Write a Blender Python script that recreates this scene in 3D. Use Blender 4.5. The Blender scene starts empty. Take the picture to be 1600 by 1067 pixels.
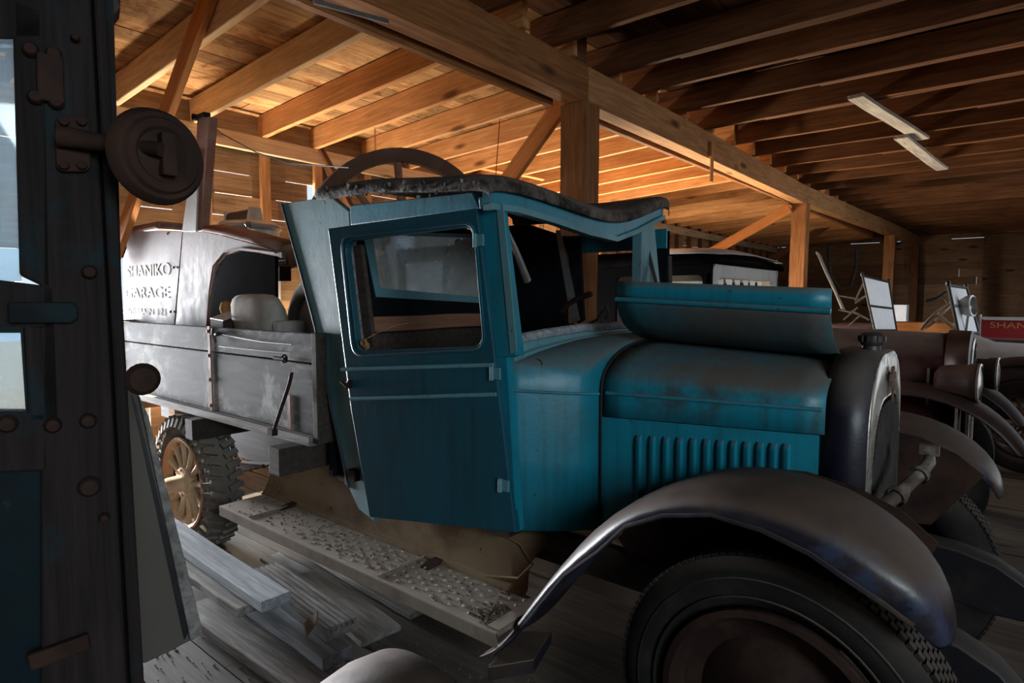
import bpy, bmesh, math, random
from mathutils import Vector, Matrix, Euler
from math import sin, cos, pi, radians, atan, tan, sqrt
random.seed(11)
S = bpy.context.scene
COL = S.collection
# ------------------------------------------------------------------ camera, world, lights, exposure
FPX = 950.0; EYE = 1.55
PITCH = atan(67.5/FPX); YAW = radians(39.4)
cd = bpy.data.cameras.new('camera'); cam = bpy.data.objects.new('camera', cd); COL.objects.link(cam)
cd.sensor_width = 36; cd.lens = FPX/1600*36; cd.clip_start = 0.02; cd.clip_end = 200
cam.location = (0, 0, EYE); cam.rotation_euler = (pi/2-PITCH, 0, YAW)
S.camera = cam
S.view_settings.view_transform = 'Standard'; S.view_settings.look = 'None'
S.view_settings.gamma = 1; S.view_settings.use_curve_mapping = False
S.view_settings.exposure = 0.0
W = bpy.data.worlds.new('world'); S.world = W; W.use_nodes = True
bg = W.node_tree.nodes['Background']; bg.inputs[0].default_value = (0.72, 0.86, 1.0, 1); bg.inputs[1].default_value = 1.0

def area(name, loc, direction, sx, sy, power, color):
    l = bpy.data.lights.new(name, 'AREA'); l.shape = 'RECTANGLE'; l.size = sx; l.size_y = sy
    l.energy = power; l.color = color
    o = bpy.data.objects.new(name, l); COL.objects.link(o); o.location = loc
    o.rotation_euler = Vector(direction).to_track_quat('-Z', 'Z').to_euler(); return o
sunl = bpy.data.lights.new('sun', 'SUN'); sunl.energy = 22.0; sunl.angle = radians(1.0); sunl.color = (1.0, 0.86, 0.68)
sun = bpy.data.objects.new('sun', sunl); COL.objects.link(sun)
sun.rotation_euler = Vector((0.78, 0.035, -0.72)).to_track_quat('-Z', 'Z').to_euler()
area('left_doorway_daylight', (-9.3, 1.3, 0.8), (1, 0.0, 0.22), 2.0, 1.6, 2600, (0.92, 0.95, 1.0))
area('low_window_daylight', (-5.60, 8.0, 0.98), (1, -0.35, 0.95), 6.4, 0.6, 2900, (1.0, 0.84, 0.62))
area('bed_window_daylight', (-5.60, 2.75, 1.08), (1, -0.15, 1.1), 1.1, 0.4, 560, (1.0, 0.86, 0.66))  # added fill light, unseen behind the bed, lifts the near left ceiling
area('right_doorway_daylight', (2.4, 10.0, 1.5), (-1, -0.1, -0.3), 6.0, 2.4, 120, (0.88, 0.94, 1.0))
area('near_right_doorway_daylight', (2.9, -0.5, 2.3), (-0.75, 0.48, -0.45), 1.6, 1.0, 100, (0.80, 0.94, 1.0))

# ------------------------------------------------------------------ geometry of the view: pixel of the photo -> point on a plane of the place
_fw = Vector((-sin(YAW)*cos(PITCH), cos(YAW)*cos(PITCH), -sin(PITCH)))
_rt = Vector((cos(YAW), sin(YAW), 0)); _up = _rt.cross(_fw); _O = Vector((0, 0, EYE))
def U(px, py, X=None, Y=None, Z=None, pl=None):
    r = _fw + _rt*((px-800)/FPX) - _up*((py-533.5)/FPX)
    if X is not None: k = X/r.x
    elif Y is not None: k = Y/r.y
    elif Z is not None: k = (Z-EYE)/r.z
    else: k = (pl[0]-_O).dot(pl[1])/r.dot(pl[1])
    return _O + r*k
def UL(pts, **k): return [U(x, y, **k) for x, y in pts]
def vplane(a, b):
    a = Vector((a[0], a[1], 0)); b = Vector((b[0], b[1], 0)); d = (b-a).normalized()
    return (a, Vector((d.y, -d.x, 0)))

# ------------------------------------------------------------------ materials
def newmat(name):
    m = bpy.data.materials.new(name); m.use_nodes = True; nt = m.node_tree
    return m, nt, nt.nodes['Principled BSDF']
def N(nt, t, **k):
    n = nt.nodes.new(t)
    for a, b in k.items(): setattr(n, a, b)
    return n
def coords(nt, scale, rnd=True):
    tc = N(nt, 'ShaderNodeTexCoord'); mp = N(nt, 'ShaderNodeMapping'); mp.inputs['Scale'].default_value = scale
    nt.links.new(tc.outputs['Object'], mp.inputs['Vector'])
    if rnd:
        oi = N(nt, 'ShaderNodeObjectInfo'); mu = N(nt, 'ShaderNodeMath', operation='MULTIPLY'); mu.inputs[1].default_value = 37.0
        nt.links.new(oi.outputs['Random'], mu.inputs[0]); nt.links.new(mu.outputs[0], mp.inputs['Location'])
    return mp.outputs['Vector']
def noise(nt, vec, scale, detail=4, rough=0.6, dist=0.0):
    n = N(nt, 'ShaderNodeTexNoise'); n.inputs['Scale'].default_value = scale; n.inputs['Detail'].default_value = detail
    n.inputs['Roughness'].default_value = rough; n.inputs['Distortion'].default_value = dist
    nt.links.new(vec, n.inputs['Vector']); return n.outputs['Fac']
def ramp(nt, fac, stops):
    r = N(nt, 'ShaderNodeValToRGB'); e = r.color_ramp.elements
    while len(e) < len(stops): e.new(0.5)
    for i, (p, c) in enumerate(stops): e[i].position = p; e[i].color = (*c, 1) if len(c) == 3 else c
    nt.links.new(fac, r.inputs[0]); return r.outputs[0]
def mix(nt, fac, a, b, mode='MIX'):
    m = N(nt, 'ShaderNodeMix', data_type='RGBA', blend_type=mode)
    for s, v in ((m.inputs[0], fac), (m.inputs[6], a), (m.inputs[7], b)):
        if hasattr(v, 'links') or hasattr(v, 'is_linked'): nt.links.new(v, s)
        else: s.default_value = v if isinstance(v, (int, float)) else (*v, 1)
    return m.outputs[2]
def bump(nt, bs, fac, strength, dist=0.01):
    b = N(nt, 'ShaderNodeBump'); b.inputs['Strength'].default_value = strength; b.inputs['Distance'].default_value = dist
    nt.links.new(fac, b.inputs['Height']); nt.links.new(b.outputs[0], bs.inputs['Normal'])
def wood(name, dark, lite, rough=0.8, grain=14, vary=0.25, bmp=0.5, axis=0, knots=True, stain=None, attr=False, saw=True):
    m, nt, bs = newmat(name)
    sc = [grain]*3; sc[axis] = 0.9
    v = coords(nt, sc)
    f = noise(nt, v, 3.0, 6, 0.65, 0.6)
    c = ramp(nt, f, [(0.25, dark), (0.72, lite)])
    v2 = coords(nt, (1, 1, 1)); 
    f2 = noise(nt, v2, 2.2, 3)
    c = mix(nt, ramp(nt, f2, [(0.35, (0, 0, 0)), (0.75, (1, 1, 1))]), c, mix(nt, 0.45, c, dark), 'MIX')
    if knots:
        s3 = [7.0]*3; s3[axis] = 2.2
        vo = N(nt, 'ShaderNodeTexVoronoi'); vo.inputs['Scale'].default_value = 0.55; nt.links.new(coords(nt, s3), vo.inputs['Vector'])
        k = ramp(nt, vo.outputs['Distance'], [(0.07, (1, 1, 1)), (0.16, (0, 0, 0))])
        c = mix(nt, k, c, tuple(x*0.45 for x in dark))
    if stain:
        f3 = noise(nt, coords(nt, (.6, 1, 1) if axis == 0 else (1, 1, 1)), 3.2, 8, 0.75, .5)
        c = mix(nt, ramp(nt, f3, [(0.5, (0, 0, 0)), (0.62, (1, 1, 1))]), c, stain)
    if saw:
        wv = N(nt, 'ShaderNodeTexWave'); wv.inputs['Scale'].default_value = 38; wv.inputs['Distortion'].default_value = 5; wv.inputs['Detail'].default_value = 2
        nt.links.new(coords(nt, (1, 0.4, 0.4)), wv.inputs['Vector'])
        c = mix(nt, mix(nt, 0.22, (0, 0, 0), wv.outputs['Fac']), c, mix(nt, 0.55, c, dark))
    if attr:
        a = N(nt, 'ShaderNodeAttribute'); a.attribute_name = 'board'; rv = a.outputs['Fac']
    else:
        rv = N(nt, 'ShaderNodeObjectInfo').outputs['Random']
    mr = N(nt, 'ShaderNodeMapRange'); mr.inputs[3].default_value = 1-vary; mr.inputs[4].default_value = 1+vary*0.6
    nt.links.new(rv, mr.inputs[0])
    hs = N(nt, 'ShaderNodeHueSaturation'); nt.links.new(mr.outputs[0], hs.inputs['Value']); nt.links.new(c, hs.inputs['Color'])
    nt.links.new(hs.outputs[0], bs.inputs['Base Color'])
    bs.inputs['Roughness'].default_value = rough
    bump(nt, bs, f, bmp, 0.004); bs.inputs['Specular IOR Level'].default_value = 0.18
    return m
def paint(name, base, worn, rough=0.45, wear=(0.56, 0.66), dust=None, dustamt=0.8, metal=0.0, scale=3.0, specks=True, coat=0.0, streak=False, wear2=None, bmp=0.18, spec=0.4):
    m, nt, bs = newmat(name)
    v = coords(nt, (1, 1, 1), False)
    f = noise(nt, v, scale, 8, 0.68)
    c = mix(nt, ramp(nt, f, [(wear[0], (0, 0, 0)), (wear[1], (1, 1, 1))]), base, worn)
    fl = noise(nt, v, 1.1, 3)
    c = mix(nt, ramp(nt, fl, [(0.3, (0, 0, 0)), (0.7, (1, 1, 1))]), c, mix(nt, 0.35, c, tuple(x*0.4 for x in base)))
    if streak:
        fs = noise(nt, coords(nt, (18, 18, 0.9), False), 1.6, 5, 0.6)
        c = mix(nt, ramp(nt, fs, [(0.48, (0, 0, 0)), (0.75, (.55, .55, .55))]), c, tuple(x*0.5 for x in worn))
    if wear2:
        fw2 = noise(nt, v, scale*0.6, 6, 0.7, 0.4)
        c = mix(nt, ramp(nt, fw2, [(0.57, (0, 0, 0)), (0.61, (1, 1, 1))]), c, wear2)
    if specks:
        f2 = noise(nt, v, 26, 3, 0.7)
        c = mix(nt, ramp(nt, f2, [(0.68, (0, 0, 0)), (0.74, (1, 1, 1))]), c, (0.035, 0.02, 0.013))
    if dust:
        g = N(nt, 'ShaderNodeNewGeometry'); sp = N(nt, 'ShaderNodeSeparateXYZ'); nt.links.new(g.outputs['Normal'], sp.inputs[0])
        r = ramp(nt, sp.outputs['Z'], [(0.25, (0, 0, 0)), (0.65, (1, 1, 1))])
        fd = noise(nt, v, 5, 6, 0.7)
        rd = ramp(nt, fd, [(0.3, (0.45,)*3), (0.55, (1, 1, 1))])
        mm = mix(nt, dustamt, (0, 0, 0), mix(nt, 1.0, r, rd, 'MULTIPLY'))
        c = mix(nt, mm, c, dust)
        rr = mix(nt, mm, (rough,)*3, (0.95,)*3); nt.links.new(rr, bs.inputs['Roughness'])
    else:
        nt.links.new(ramp(nt, f, [(0.3, (rough*0.8,)*3), (0.75, (min(1, rough*1.5),)*3)]), bs.inputs['Roughness'])
    nt.links.new(c, bs.inputs['Base Color']); bs.inputs['Metallic'].default_value = metal
    bs.inputs['Specular IOR Level'].default_value = spec
    bump(nt, bs, noise(nt, v, 9, 6, 0.7), bmp, 0.01)
    return m
def flat(name, col, rough=0.6, metal=0.0, vary=0.3, sc=12, spec=0.15):
    m, nt, bs = newmat(name); v = coords(nt, (1, 1, 1))
    f = noise(nt, v, sc, 5, 0.7)
    c = ramp(nt, f, [(0.3, tuple(x*(1-vary) for x in col)), (0.7, tuple(min(1, x*(1+vary)) for x in col))])
    nt.links.new(c, bs.inputs['Base Color']); bs.inputs['Roughness'].default_value = rough; bs.inputs['Metallic'].default_value = metal
    bump(nt, bs, f, 0.15, 0.005); bs.inputs['Specular IOR Level'].default_value = 0.5 if metal else spec; return m
def glassmat(name, tint=(0.8, 0.9, 0.95), dirt=0.3, dcol=(0.5, 0.55, 0.55), rough=0.03):
    m, nt, bs = newmat(name)
    v = coords(nt, (1, 1, 1)); f = noise(nt, v, 5, 6, 0.7)
    tr = N(nt, 'ShaderNodeBsdfTransparent'); tr.inputs[0].default_value = (*tint, 1)
    bs.inputs['Base Color'].default_value = (*dcol, 1); bs.inputs['Roughness'].default_value = rough+0.2
    gl = N(nt, 'ShaderNodeBsdfGlossy'); gl.inputs['Roughness'].default_value = rough; gl.inputs[0].default_value = (1, 1, 1, 1)
    fr = N(nt, 'ShaderNodeFresnel'); fr.inputs[0].default_value = 1.5
    m1 = N(nt, 'ShaderNodeMixShader'); nt.links.new(fr.outputs[0], m1.inputs[0]); nt.links.new(tr.outputs[0], m1.inputs[1]); nt.links.new(gl.outputs[0], m1.inputs[2])
    m2 = N(nt, 'ShaderNodeMixShader')
    nt.links.new(ramp(nt, f, [(0.3, (dirt*0.5,)*3), (0.7, (min(1, dirt*1.5),)*3)]), m2.inputs[0])
    nt.links.new(m1.outputs[0], m2.inputs[1]); nt.links.new(bs.outputs[0], m2.inputs[2])
    nt.links.new(m2.outputs[0], nt.nodes['Material Output'].inputs[0]); return m

DUST = (0.20, 0.165, 0.125)
M = dict(
 pine=wood('pine', (0.32, 0.12, 0.035), (0.74, 0.40, 0.17), vary=0.22),
 pale=wood('pale_pine', (0.46, 0.28, 0.13), (0.82, 0.62, 0.40), vary=0.15),
 orange=wood('orange_pine', (0.36, 0.12, 0.03), (0.68, 0.30, 0.10), vary=0.12),
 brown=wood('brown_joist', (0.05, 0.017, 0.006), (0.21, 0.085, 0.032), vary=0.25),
 girderlite=wood('girder_wood_pale', (0.22, 0.09, 0.03), (0.62, 0.34, 0.15), vary=0.1, bmp=0.9),
 girder=wood('girder_wood', (0.12, 0.045, 0.014), (0.40, 0.175, 0.065), vary=0.1, bmp=0.9),
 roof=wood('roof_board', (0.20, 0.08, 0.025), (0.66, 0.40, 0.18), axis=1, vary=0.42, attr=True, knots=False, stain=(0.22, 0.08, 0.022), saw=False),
 roofdark=wood('roof_board_dark', (0.035, 0.014, 0.006), (0.16, 0.07, 0.03), axis=1, vary=0.42, attr=True, knots=False, saw=False),  # right roof boards: the lack of light is put into a darker colour
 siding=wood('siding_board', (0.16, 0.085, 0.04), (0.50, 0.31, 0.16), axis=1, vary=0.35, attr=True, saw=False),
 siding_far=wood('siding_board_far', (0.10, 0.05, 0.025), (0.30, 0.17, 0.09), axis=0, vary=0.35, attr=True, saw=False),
 floor=wood('floor_board', (0.024, 0.020, 0.017), (0.10, 0.085, 0.072), axis=0, vary=0.35, attr=True, saw=False),
 grey=wood('weathered_grey', (0.06, 0.054, 0.050), (0.38, 0.36, 0.34), vary=0.2, knots=False, saw=False),
 greyblue=wood('weathered_blue_grey', (0.10, 0.115, 0.13), (0.42, 0.46, 0.50), vary=0.15, knots=False, saw=False),
 whitewash=wood('whitewashed', (0.16, 0.14, 0.12), (0.55, 0.50, 0.45), vary=0.05, knots=False, saw=False),
 bedwood=wood('bed_board', (0.020, 0.018, 0.018), (0.15, 0.15, 0.155), vary=0.1, knots=False, saw=False, stain=(0.40, 0.40, 0.39), grain=7),
 darkwood=wood('dark_timber', (0.020, 0.017, 0.015), (0.075, 0.06, 0.05), vary=0.2, saw=False),
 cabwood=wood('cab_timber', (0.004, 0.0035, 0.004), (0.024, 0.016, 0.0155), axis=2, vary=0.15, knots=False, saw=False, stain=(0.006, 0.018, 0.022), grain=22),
 plankwood=wood('cab_plank', (0.16, 0.07, 0.04), (0.36, 0.19, 0.12), vary=0.1),
 teal=paint('teal_paint', (0.007, 0.190, 0.275), (0.018, 0.12, 0.15), 0.40, (0.50, 0.72), dust=(0.105, 0.10, 0.088), dustamt=0.9, wear2=None, streak=True),
 tealhood=paint('teal_paint_worn', (0.007, 0.205, 0.295), (0.05, 0.06, 0.055), 0.42, (0.50, 0.62), dust=(0.088, 0.076, 0.062), dustamt=0.9, streak=True),
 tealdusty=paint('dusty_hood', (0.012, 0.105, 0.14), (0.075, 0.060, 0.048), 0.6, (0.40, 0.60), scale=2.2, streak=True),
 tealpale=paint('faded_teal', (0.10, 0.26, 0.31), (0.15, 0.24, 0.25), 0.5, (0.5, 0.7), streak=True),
 tealdark=paint('teal_door', (0.005, 0.075, 0.115), (0.009, 0.055, 0.075), 0.42, (0.5, 0.72), dust=(0.12, 0.12, 0.11), dustamt=0.5, streak=True),  # door teal darkened: the weaker light on it is put into the colour
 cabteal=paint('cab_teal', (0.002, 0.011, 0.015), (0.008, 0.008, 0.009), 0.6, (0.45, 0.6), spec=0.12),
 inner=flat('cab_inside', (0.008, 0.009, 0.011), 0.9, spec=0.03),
 black=paint('black_paint', (0.012, 0.011, 0.014), (0.04, 0.03, 0.025), 0.45, (0.55, 0.7), dust=(0.06, 0.05, 0.042), dustamt=0.5, spec=0.25),
 fender=paint('fender_black', (0.016, 0.016, 0.024), (0.055, 0.036, 0.026), 0.28, (0.48, 0.66), dust=(0.085, 0.055, 0.037), dustamt=0.75, wear2=(0.028, 0.034, 0.062)),
 radblack=paint('radiator_black', (0.010, 0.011, 0.022), (0.03, 0.025, 0.022), 0.42, (0.55, 0.7), dust=(0.10, 0.08, 0.065), dustamt=0.7), bar=paint('rusty_bar', (0.12, 0.10, 0.085), (0.30, 0.27, 0.24), 0.4, (0.5, 0.62), metal=0.4, scale=14),
 blacksedan=paint('sedan_black', (0.006, 0.006, 0.007), (0.016, 0.012, 0.011), 0.9, (0.55, 0.7), spec=0.0),
 chrome=paint('worn_nickel', (0.60, 0.57, 0.52), (0.14, 0.10, 0.075), 0.32, (0.50, 0.60), metal=0.75, scale=9),
 honey=flat('radiator_core', (0.010, 0.009, 0.009), 0.9, spec=0.0), meshm=flat('core_wire', (0.05, 0.045, 0.042), 0.9, spec=0.0),
 rubber=paint('tyre_rubber', (0.014, 0.013, 0.013), (0.045, 0.037, 0.032), 0.75, (0.45, 0.7), dust=(0.12, 0.09, 0.07), dustamt=0.6, specks=False, spec=0.12),
 dustrubber=paint('dusty_rubber', (0.10, 0.092, 0.085), (0.22, 0.19, 0.16), 0.9, (0.4, 0.7), dust=(0.30, 0.27, 0.23), dustamt=0.8, specks=False, spec=0.12),
 rimrust=paint('rusty_rim', (0.42, 0.20, 0.10), (0.55, 0.40, 0.27), 0.8, (0.45, 0.6), specks=False),
 spoke=paint('dusty_spoke', (0.50, 0.38, 0.25), (0.36, 0.20, 0.10), 0.8, (0.5, 0.65), specks=False),
 rust=paint('rust', (0.10, 0.042, 0.022), (0.17, 0.10, 0.07), 0.8, (0.45, 0.65)),
 rustdark=paint('dark_rust', (0.022, 0.012, 0.010), (0.055, 0.03, 0.021), 0.7, (0.45, 0.65), spec=0.12),
 rustlight=paint('red_brown_strap', (0.28, 0.12, 0.075), (0.36, 0.26, 0.22), 0.7, (0.45, 0.65)),
 apron=paint('dusty_apron', (0.21, 0.145, 0.085), (0.10, 0.06, 0.035), 0.9, (0.5, 0.66), specks=True, spec=0.12),
 board=paint('running_board', (0.20, 0.165, 0.135), (0.13, 0.095, 0.07), 0.9, (0.5, 0.66), dust=(0.42, 0.37, 0.32), dustamt=0.8, spec=0.12),
 pinkpanel=paint('faded_red_panel', (0.13, 0.075, 0.07), (0.24, 0.21, 0.21), 0.6, (0.40, 0.56), scale=2.4),
 maroon=paint('maroon_paint', (0.075, 0.018, 0.018), (0.11, 0.065, 0.055), 0.45, (0.5, 0.66), dust=(0.22, 0.17, 0.14), dustamt=0.8),
 maroondark=paint('maroon_dark', (0.030, 0.010, 0.011), (0.05, 0.03, 0.026), 0.4, (0.5, 0.66), dust=(0.07, 0.045, 0.038), dustamt=0.6),
 red=paint('red_paint', (0.28, 0.012, 0.018), (0.20, 0.03, 0.03), 0.45, (0.5, 0.7)),
 cream=paint('cream_paint', (0.50, 0.47, 0.42), (0.36, 0.30, 0.25), 0.6, (0.5, 0.7)),
 creamdark=paint('dirty_cream', (0.10, 0.088, 0.075), (0.05, 0.018, 0.012), 0.7, (0.60, 0.64), scale=1.6, spec=0.12),  # dark cream base with red-brown patches
 white=flat('white_panel', (0.72, 0.75, 0.77), 0.5, 0, 0.08),
 lightgrey=paint('light_grey_paint', (0.50, 0.50, 0.49), (0.34, 0.31, 0.28), 0.4, (0.5, 0.7)),
 tin=paint('tin', (0.55, 0.56, 0.55), (0.40, 0.36, 0.32), 0.35, (0.5, 0.7), metal=0.3),
 canvas=flat('old_canvas', (0.36, 0.34, 0.31), 0.95, 0, 0.2),
 fabric=paint('roof_fabric', (0.028, 0.023, 0.021), (0.15, 0.125, 0.108), 0.85, (0.42, 0.62), scale=11, dust=(0.12, 0.10, 0.09), dustamt=0.6, bmp=1.5, spec=0.12),
 fur=flat('brown_fluff', (0.34, 0.17, 0.06), 1.0),
 rope=flat('hemp_rope', (0.30, 0.18, 0.08), 0.95),
 ironw=flat('iron', (0.06, 0.05, 0.048), 0.5, 0.5),
 steel=flat('bare_steel', (0.34, 0.33, 0.32), 0.4, 0.8),
 paintwhite=flat('lettering_white', (0.72, 0.66, 0.64), 0.7),
 gold=flat('lettering_gold', (0.50, 0.24, 0.10), 0.7),
 glass=glassmat('dirty_glass', dirt=0.55, dcol=(0.40, 0.42, 0.40)),
 wglass=glassmat('blue_glass', dirt=0.22, dcol=(0.35, 0.45, 0.52)),
 dirt=flat('litter', (0.10, 0.08, 0.06), 1.0, 0, 0.5, 40),
)

# ------------------------------------------------------------------ mesh helpers
def tag(o, label=None, cat=None, group=None, kind=None):
    if label: o['label'] = label
    if cat: o['category'] = cat
    if group: o['group'] = group
    if kind: o['kind'] = kind
    return o
def thing(name, loc, label, cat, group=None):
    o = bpy.data.objects.new(name, None); o.empty_display_size = 0.1; COL.objects.link(o); o.location = loc
    return tag(o, label, cat, group)
def wloc(o):
    v = Vector(o.location)
    while o.parent: o = o.parent; v += o.location
    return v
class MB:
    def __init__(s): s.bm = bmesh.new()
    def add(s, verts, faces):
        vs = [s.bm.verts.new(v) for v in verts]
        for f in faces:
            try: s.bm.faces.new([vs[i] for i in f])
            except ValueError: pass
        return s
    def box(s, c, size, rot=None):
        c = Vector(c); x, y, z = (q/2 for q in size); R = rot if rot else Matrix.Identity(3)
        v = [c + R @ Vector((a*x, b*y, d*z)) for a in (-1, 1) for b in (-1, 1) for d in (-1, 1)]
        return s.add(v, [(0, 1, 3, 2), (4, 6, 7, 5), (0, 4, 5, 1), (2, 3, 7, 6), (0, 2, 6, 4), (1, 5, 7, 3)])
    def bar(s, a, b, w, h, up=(0, 0, 1)):
        a, b = Vector(a), Vector(b); d = b-a; x = d.normalized(); u = Vector(up)
        y = u.cross(x).normalized(); z = x.cross(y)
        return s.box((a+b)/2, (d.length, w, h), Matrix((x, y, z)).transposed())
    def tube(s, pts, r, n=8, closed=False, caps=True, r2=None):
        pts = [Vector(p) for p in pts]; m = len(pts); rings = []
        prev = None
        for i, p in enumerate(pts):
            if closed: t = pts[(i+1) % m]-pts[i-1]
            else: t = pts[min(i+1, m-1)]-pts[max(i-1, 0)]
            t.normalize()
            if prev is None:
                a = Vector((0, 0, 1)) if abs(t.z) < .9 else Vector((1, 0, 0)); prev = (a-t*a.dot(t)).normalized()
            else: prev = (prev-t*prev.dot(t)).normalized()
            b = t.cross(prev); rr = r[i] if isinstance(r, (list, tuple)) else r
            rb = (r2 if r2 else rr)
            rings.append([s.bm.verts.new(p+prev*cos(2*pi*k/n)*rr+b*sin(2*pi*k/n)*rb) for k in range(n)])
        for i in range(m if closed else m-1):
            A, B = rings[i], rings[(i+1) % m]
            for k in range(n): s.bm.faces.new((A[k], A[(k+1) % n], B[(k+1) % n], B[k]))
        if caps and not closed:
            s.bm.faces.new(rings[0][::-1]); s.bm.faces.new(rings[-1])
        return s
    def loft(s, secs, closed=False, capends=False):
        R = [[s.bm.verts.new(p) for p in sec] for sec in secs]
        n = len(secs[0])
        for i in range(len(R)-1):
            for k in range(n if closed else n-1):
                try: s.bm.faces.new((R[i][k], R[i][(k+1) % n], R[i+1][(k+1) % n], R[i+1][k]))
                except ValueError: pass
        if capends: s.bm.faces.new(R[0]); s.bm.faces.new(R[-1][::-1])
        return s
    def lathe(s, prof, c, axis, n=32, ph=0, a0=0, a1=2*pi):
        c = Vector(c); ax = Vector(axis).normalized(); t = Vector((0, 0, 1)) if abs(ax.z) < .9 else Vector((1, 0, 0))
        u = (t-ax*t.dot(ax)).normalized(); v = ax.cross(u); full = abs(a1-a0-2*pi) < 1e-4
        secs = []
        for k in range(n if full else n+1):
            a = a0+(a1-a0)*k/n+ph; d = u*cos(a)+v*sin(a)
            secs.append([c+ax*h+d*r for (r, h) in prof])
        if full: secs.append(None)
        R = [[s.bm.verts.new(p) for p in sec] for sec in secs if sec]
        if full: R.append(R[0])
        for i in range(len(R)-1):
            for k in range(len(prof)-1):
                q = (R[i][k], R[i][k+1], R[i+1][k+1], R[i+1][k])
                try: s.bm.faces.new(q)
                except ValueError: pass
        return s
    def plate(s, outer, holes=(), vec=(0, 0, 0.01)):
        b = bmesh.new(); es = []
        for lp in [outer]+list(holes):
            vs = [b.verts.new(p) for p in lp]
            es += [b.edges.new((vs[i], vs[(i+1) % len(vs)])) for i in range(len(vs))]
        if holes:
            b.normal_update(); o = [Vector(p) for p in outer]
            nn = Vector((0, 0, 0))
            for i in range(len(o)): nn += o[i].cross(o[(i+1) % len(o)])
            bmesh.ops.triangle_fill(b, use_beauty=True, use_dissolve=False, edges=es, normal=nn.normalized())
        else: b.faces.new(list(b.verts))
        r = bmesh.ops.extrude_face_region(b, geom=list(b.faces))
        vv = [e for e in r['geom'] if isinstance(e, bmesh.types.BMVert)]
        bmesh.ops.translate(b, verts=vv, vec=Vector(vec))
        bmesh.ops.recalc_face_normals(b, faces=b.faces)
        me = bpy.data.meshes.new('tmp'); b.to_mesh(me); b.free(); s.bm.from_mesh(me); bpy.data.meshes.remove(me)
        return s
    def build(s, name, mat, parent=None, smooth=False, solid=0, bevel=0, sub=0, origin=None, ang=40):
        bm = s.bm
        if not solid: bmesh.ops.recalc_face_normals(bm, faces=bm.faces)
        bm.verts.ensure_lookup_table()
        if origin is None:
            lo = Vector([min(v.co[i] for v in bm.verts) for i in range(3)]); hi = Vector([max(v.co[i] for v in bm.verts) for i in range(3)])
            origin = (lo+hi)/2
            if parent is None: origin.z = lo.z
        origin = Vector(origin)
        bmesh.ops.translate(bm, verts=bm.verts, vec=-origin)
        me = bpy.data.meshes.new(name); bm.to_mesh(me); bm.free()
        me.materials.append(M[mat] if isinstance(mat, str) else mat)
        o = bpy.data.objects.new(name, me); COL.objects.link(o)
        if parent: o.parent = parent; o.location = origin-wloc(parent)
        else: o.location = origin
        if smooth:
            me.shade_smooth()
            me.set_sharp_from_angle(angle=radians(ang))
        if solid: md = o.modifiers.new('solid', 'SOLIDIFY'); md.thickness = abs(solid); md.offset = 0 if solid > 0 else -1
        if sub: md = o.modifiers.new('sub', 'SUBSURF'); md.levels = sub; md.render_levels = sub
        if bevel:
            md = o.modifiers.new('bevel', 'BEVEL'); md.width = bevel; md.segments = 2; md.limit_method = 'ANGLE'; md.angle_limit = radians(40)
        return o
def beam(name, a, b, w, h, mat, parent=None, jit=0.004, seg=6, up=(0, 0, 1), bevel=0.004, label=None, cat=None, group=None, kind=None, sag=0):
    """rough timber from a to b (centre line); local X runs along it"""
    a, b = Vector(a), Vector(b); L = (b-a).length; x = (b-a).normalized(); u = Vector(up)
    y = u.cross(x).normalized(); z = x.cross(y); bm = bmesh.new(); R = []
    for i in range(seg+1):
        t = -L/2+L*i/seg; jx = random.uniform(-jit, jit); jz = random.uniform(-jit, jit)-sag*sin(pi*i/seg)
        R.append([bm.verts.new((t, sy*w/2+jx, sz*h/2+jz)) for sy, sz in ((-1, -1), (1, -1), (1, 1), (-1, 1))])
    for i in range(seg):
        for k in range(4): bm.faces.new((R[i][k], R[i+1][k], R[i+1][(k+1) % 4], R[i][(k+1) % 4]))
    bm.faces.new(R[0]); bm.faces.new(R[-1][::-1]); bmesh.ops.recalc_face_normals(bm, faces=bm.faces)
    me = bpy.data.meshes.new(name); bm.to_mesh(me); bm.free(); me.materials.append(M[mat])
    o = bpy.data.objects.new(name, me); COL.objects.link(o)
    Mt = Matrix((x, y, z)).transposed().to_4x4(); c = (a+b)/2
    o.rotation_euler = Mt.to_euler(); o.location = c-(wloc(parent) if parent else Vector())
    if parent: o.parent = parent
    if bevel: md = o.modifiers.new('bevel', 'BEVEL'); md.width = bevel; md.segments = 1; md.limit_method = 'ANGLE'; md.angle_limit = radians(60)
    return tag(o, label, cat, group, kind)
def copy_tree(o, parent=None):
    c = o.copy(); COL.objects.link(c); c.parent = parent
    for ch in [q for q in COL.objects if q.parent == o]: copy_tree(ch, c)
    return c
def rrect(cs, r, n=4):
    """rounded polygon through corners cs"""
    out = []; cs = [Vector(c) for c in cs]; m = len(cs)
    for i in range(m):
        p, a, b = cs[i], cs[i-1], cs[(i+1) % m]
        da, db = (a-p), (b-p); q = min(r, da.length*.45, db.length*.45)
        A = p+da.normalized()*q; B = p+db.normalized()*q
        for k in range(n+1):
            t = k/n; out.append(A*(1-t)**2+p*2*t*(1-t)+B*t*t)
    return out
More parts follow.
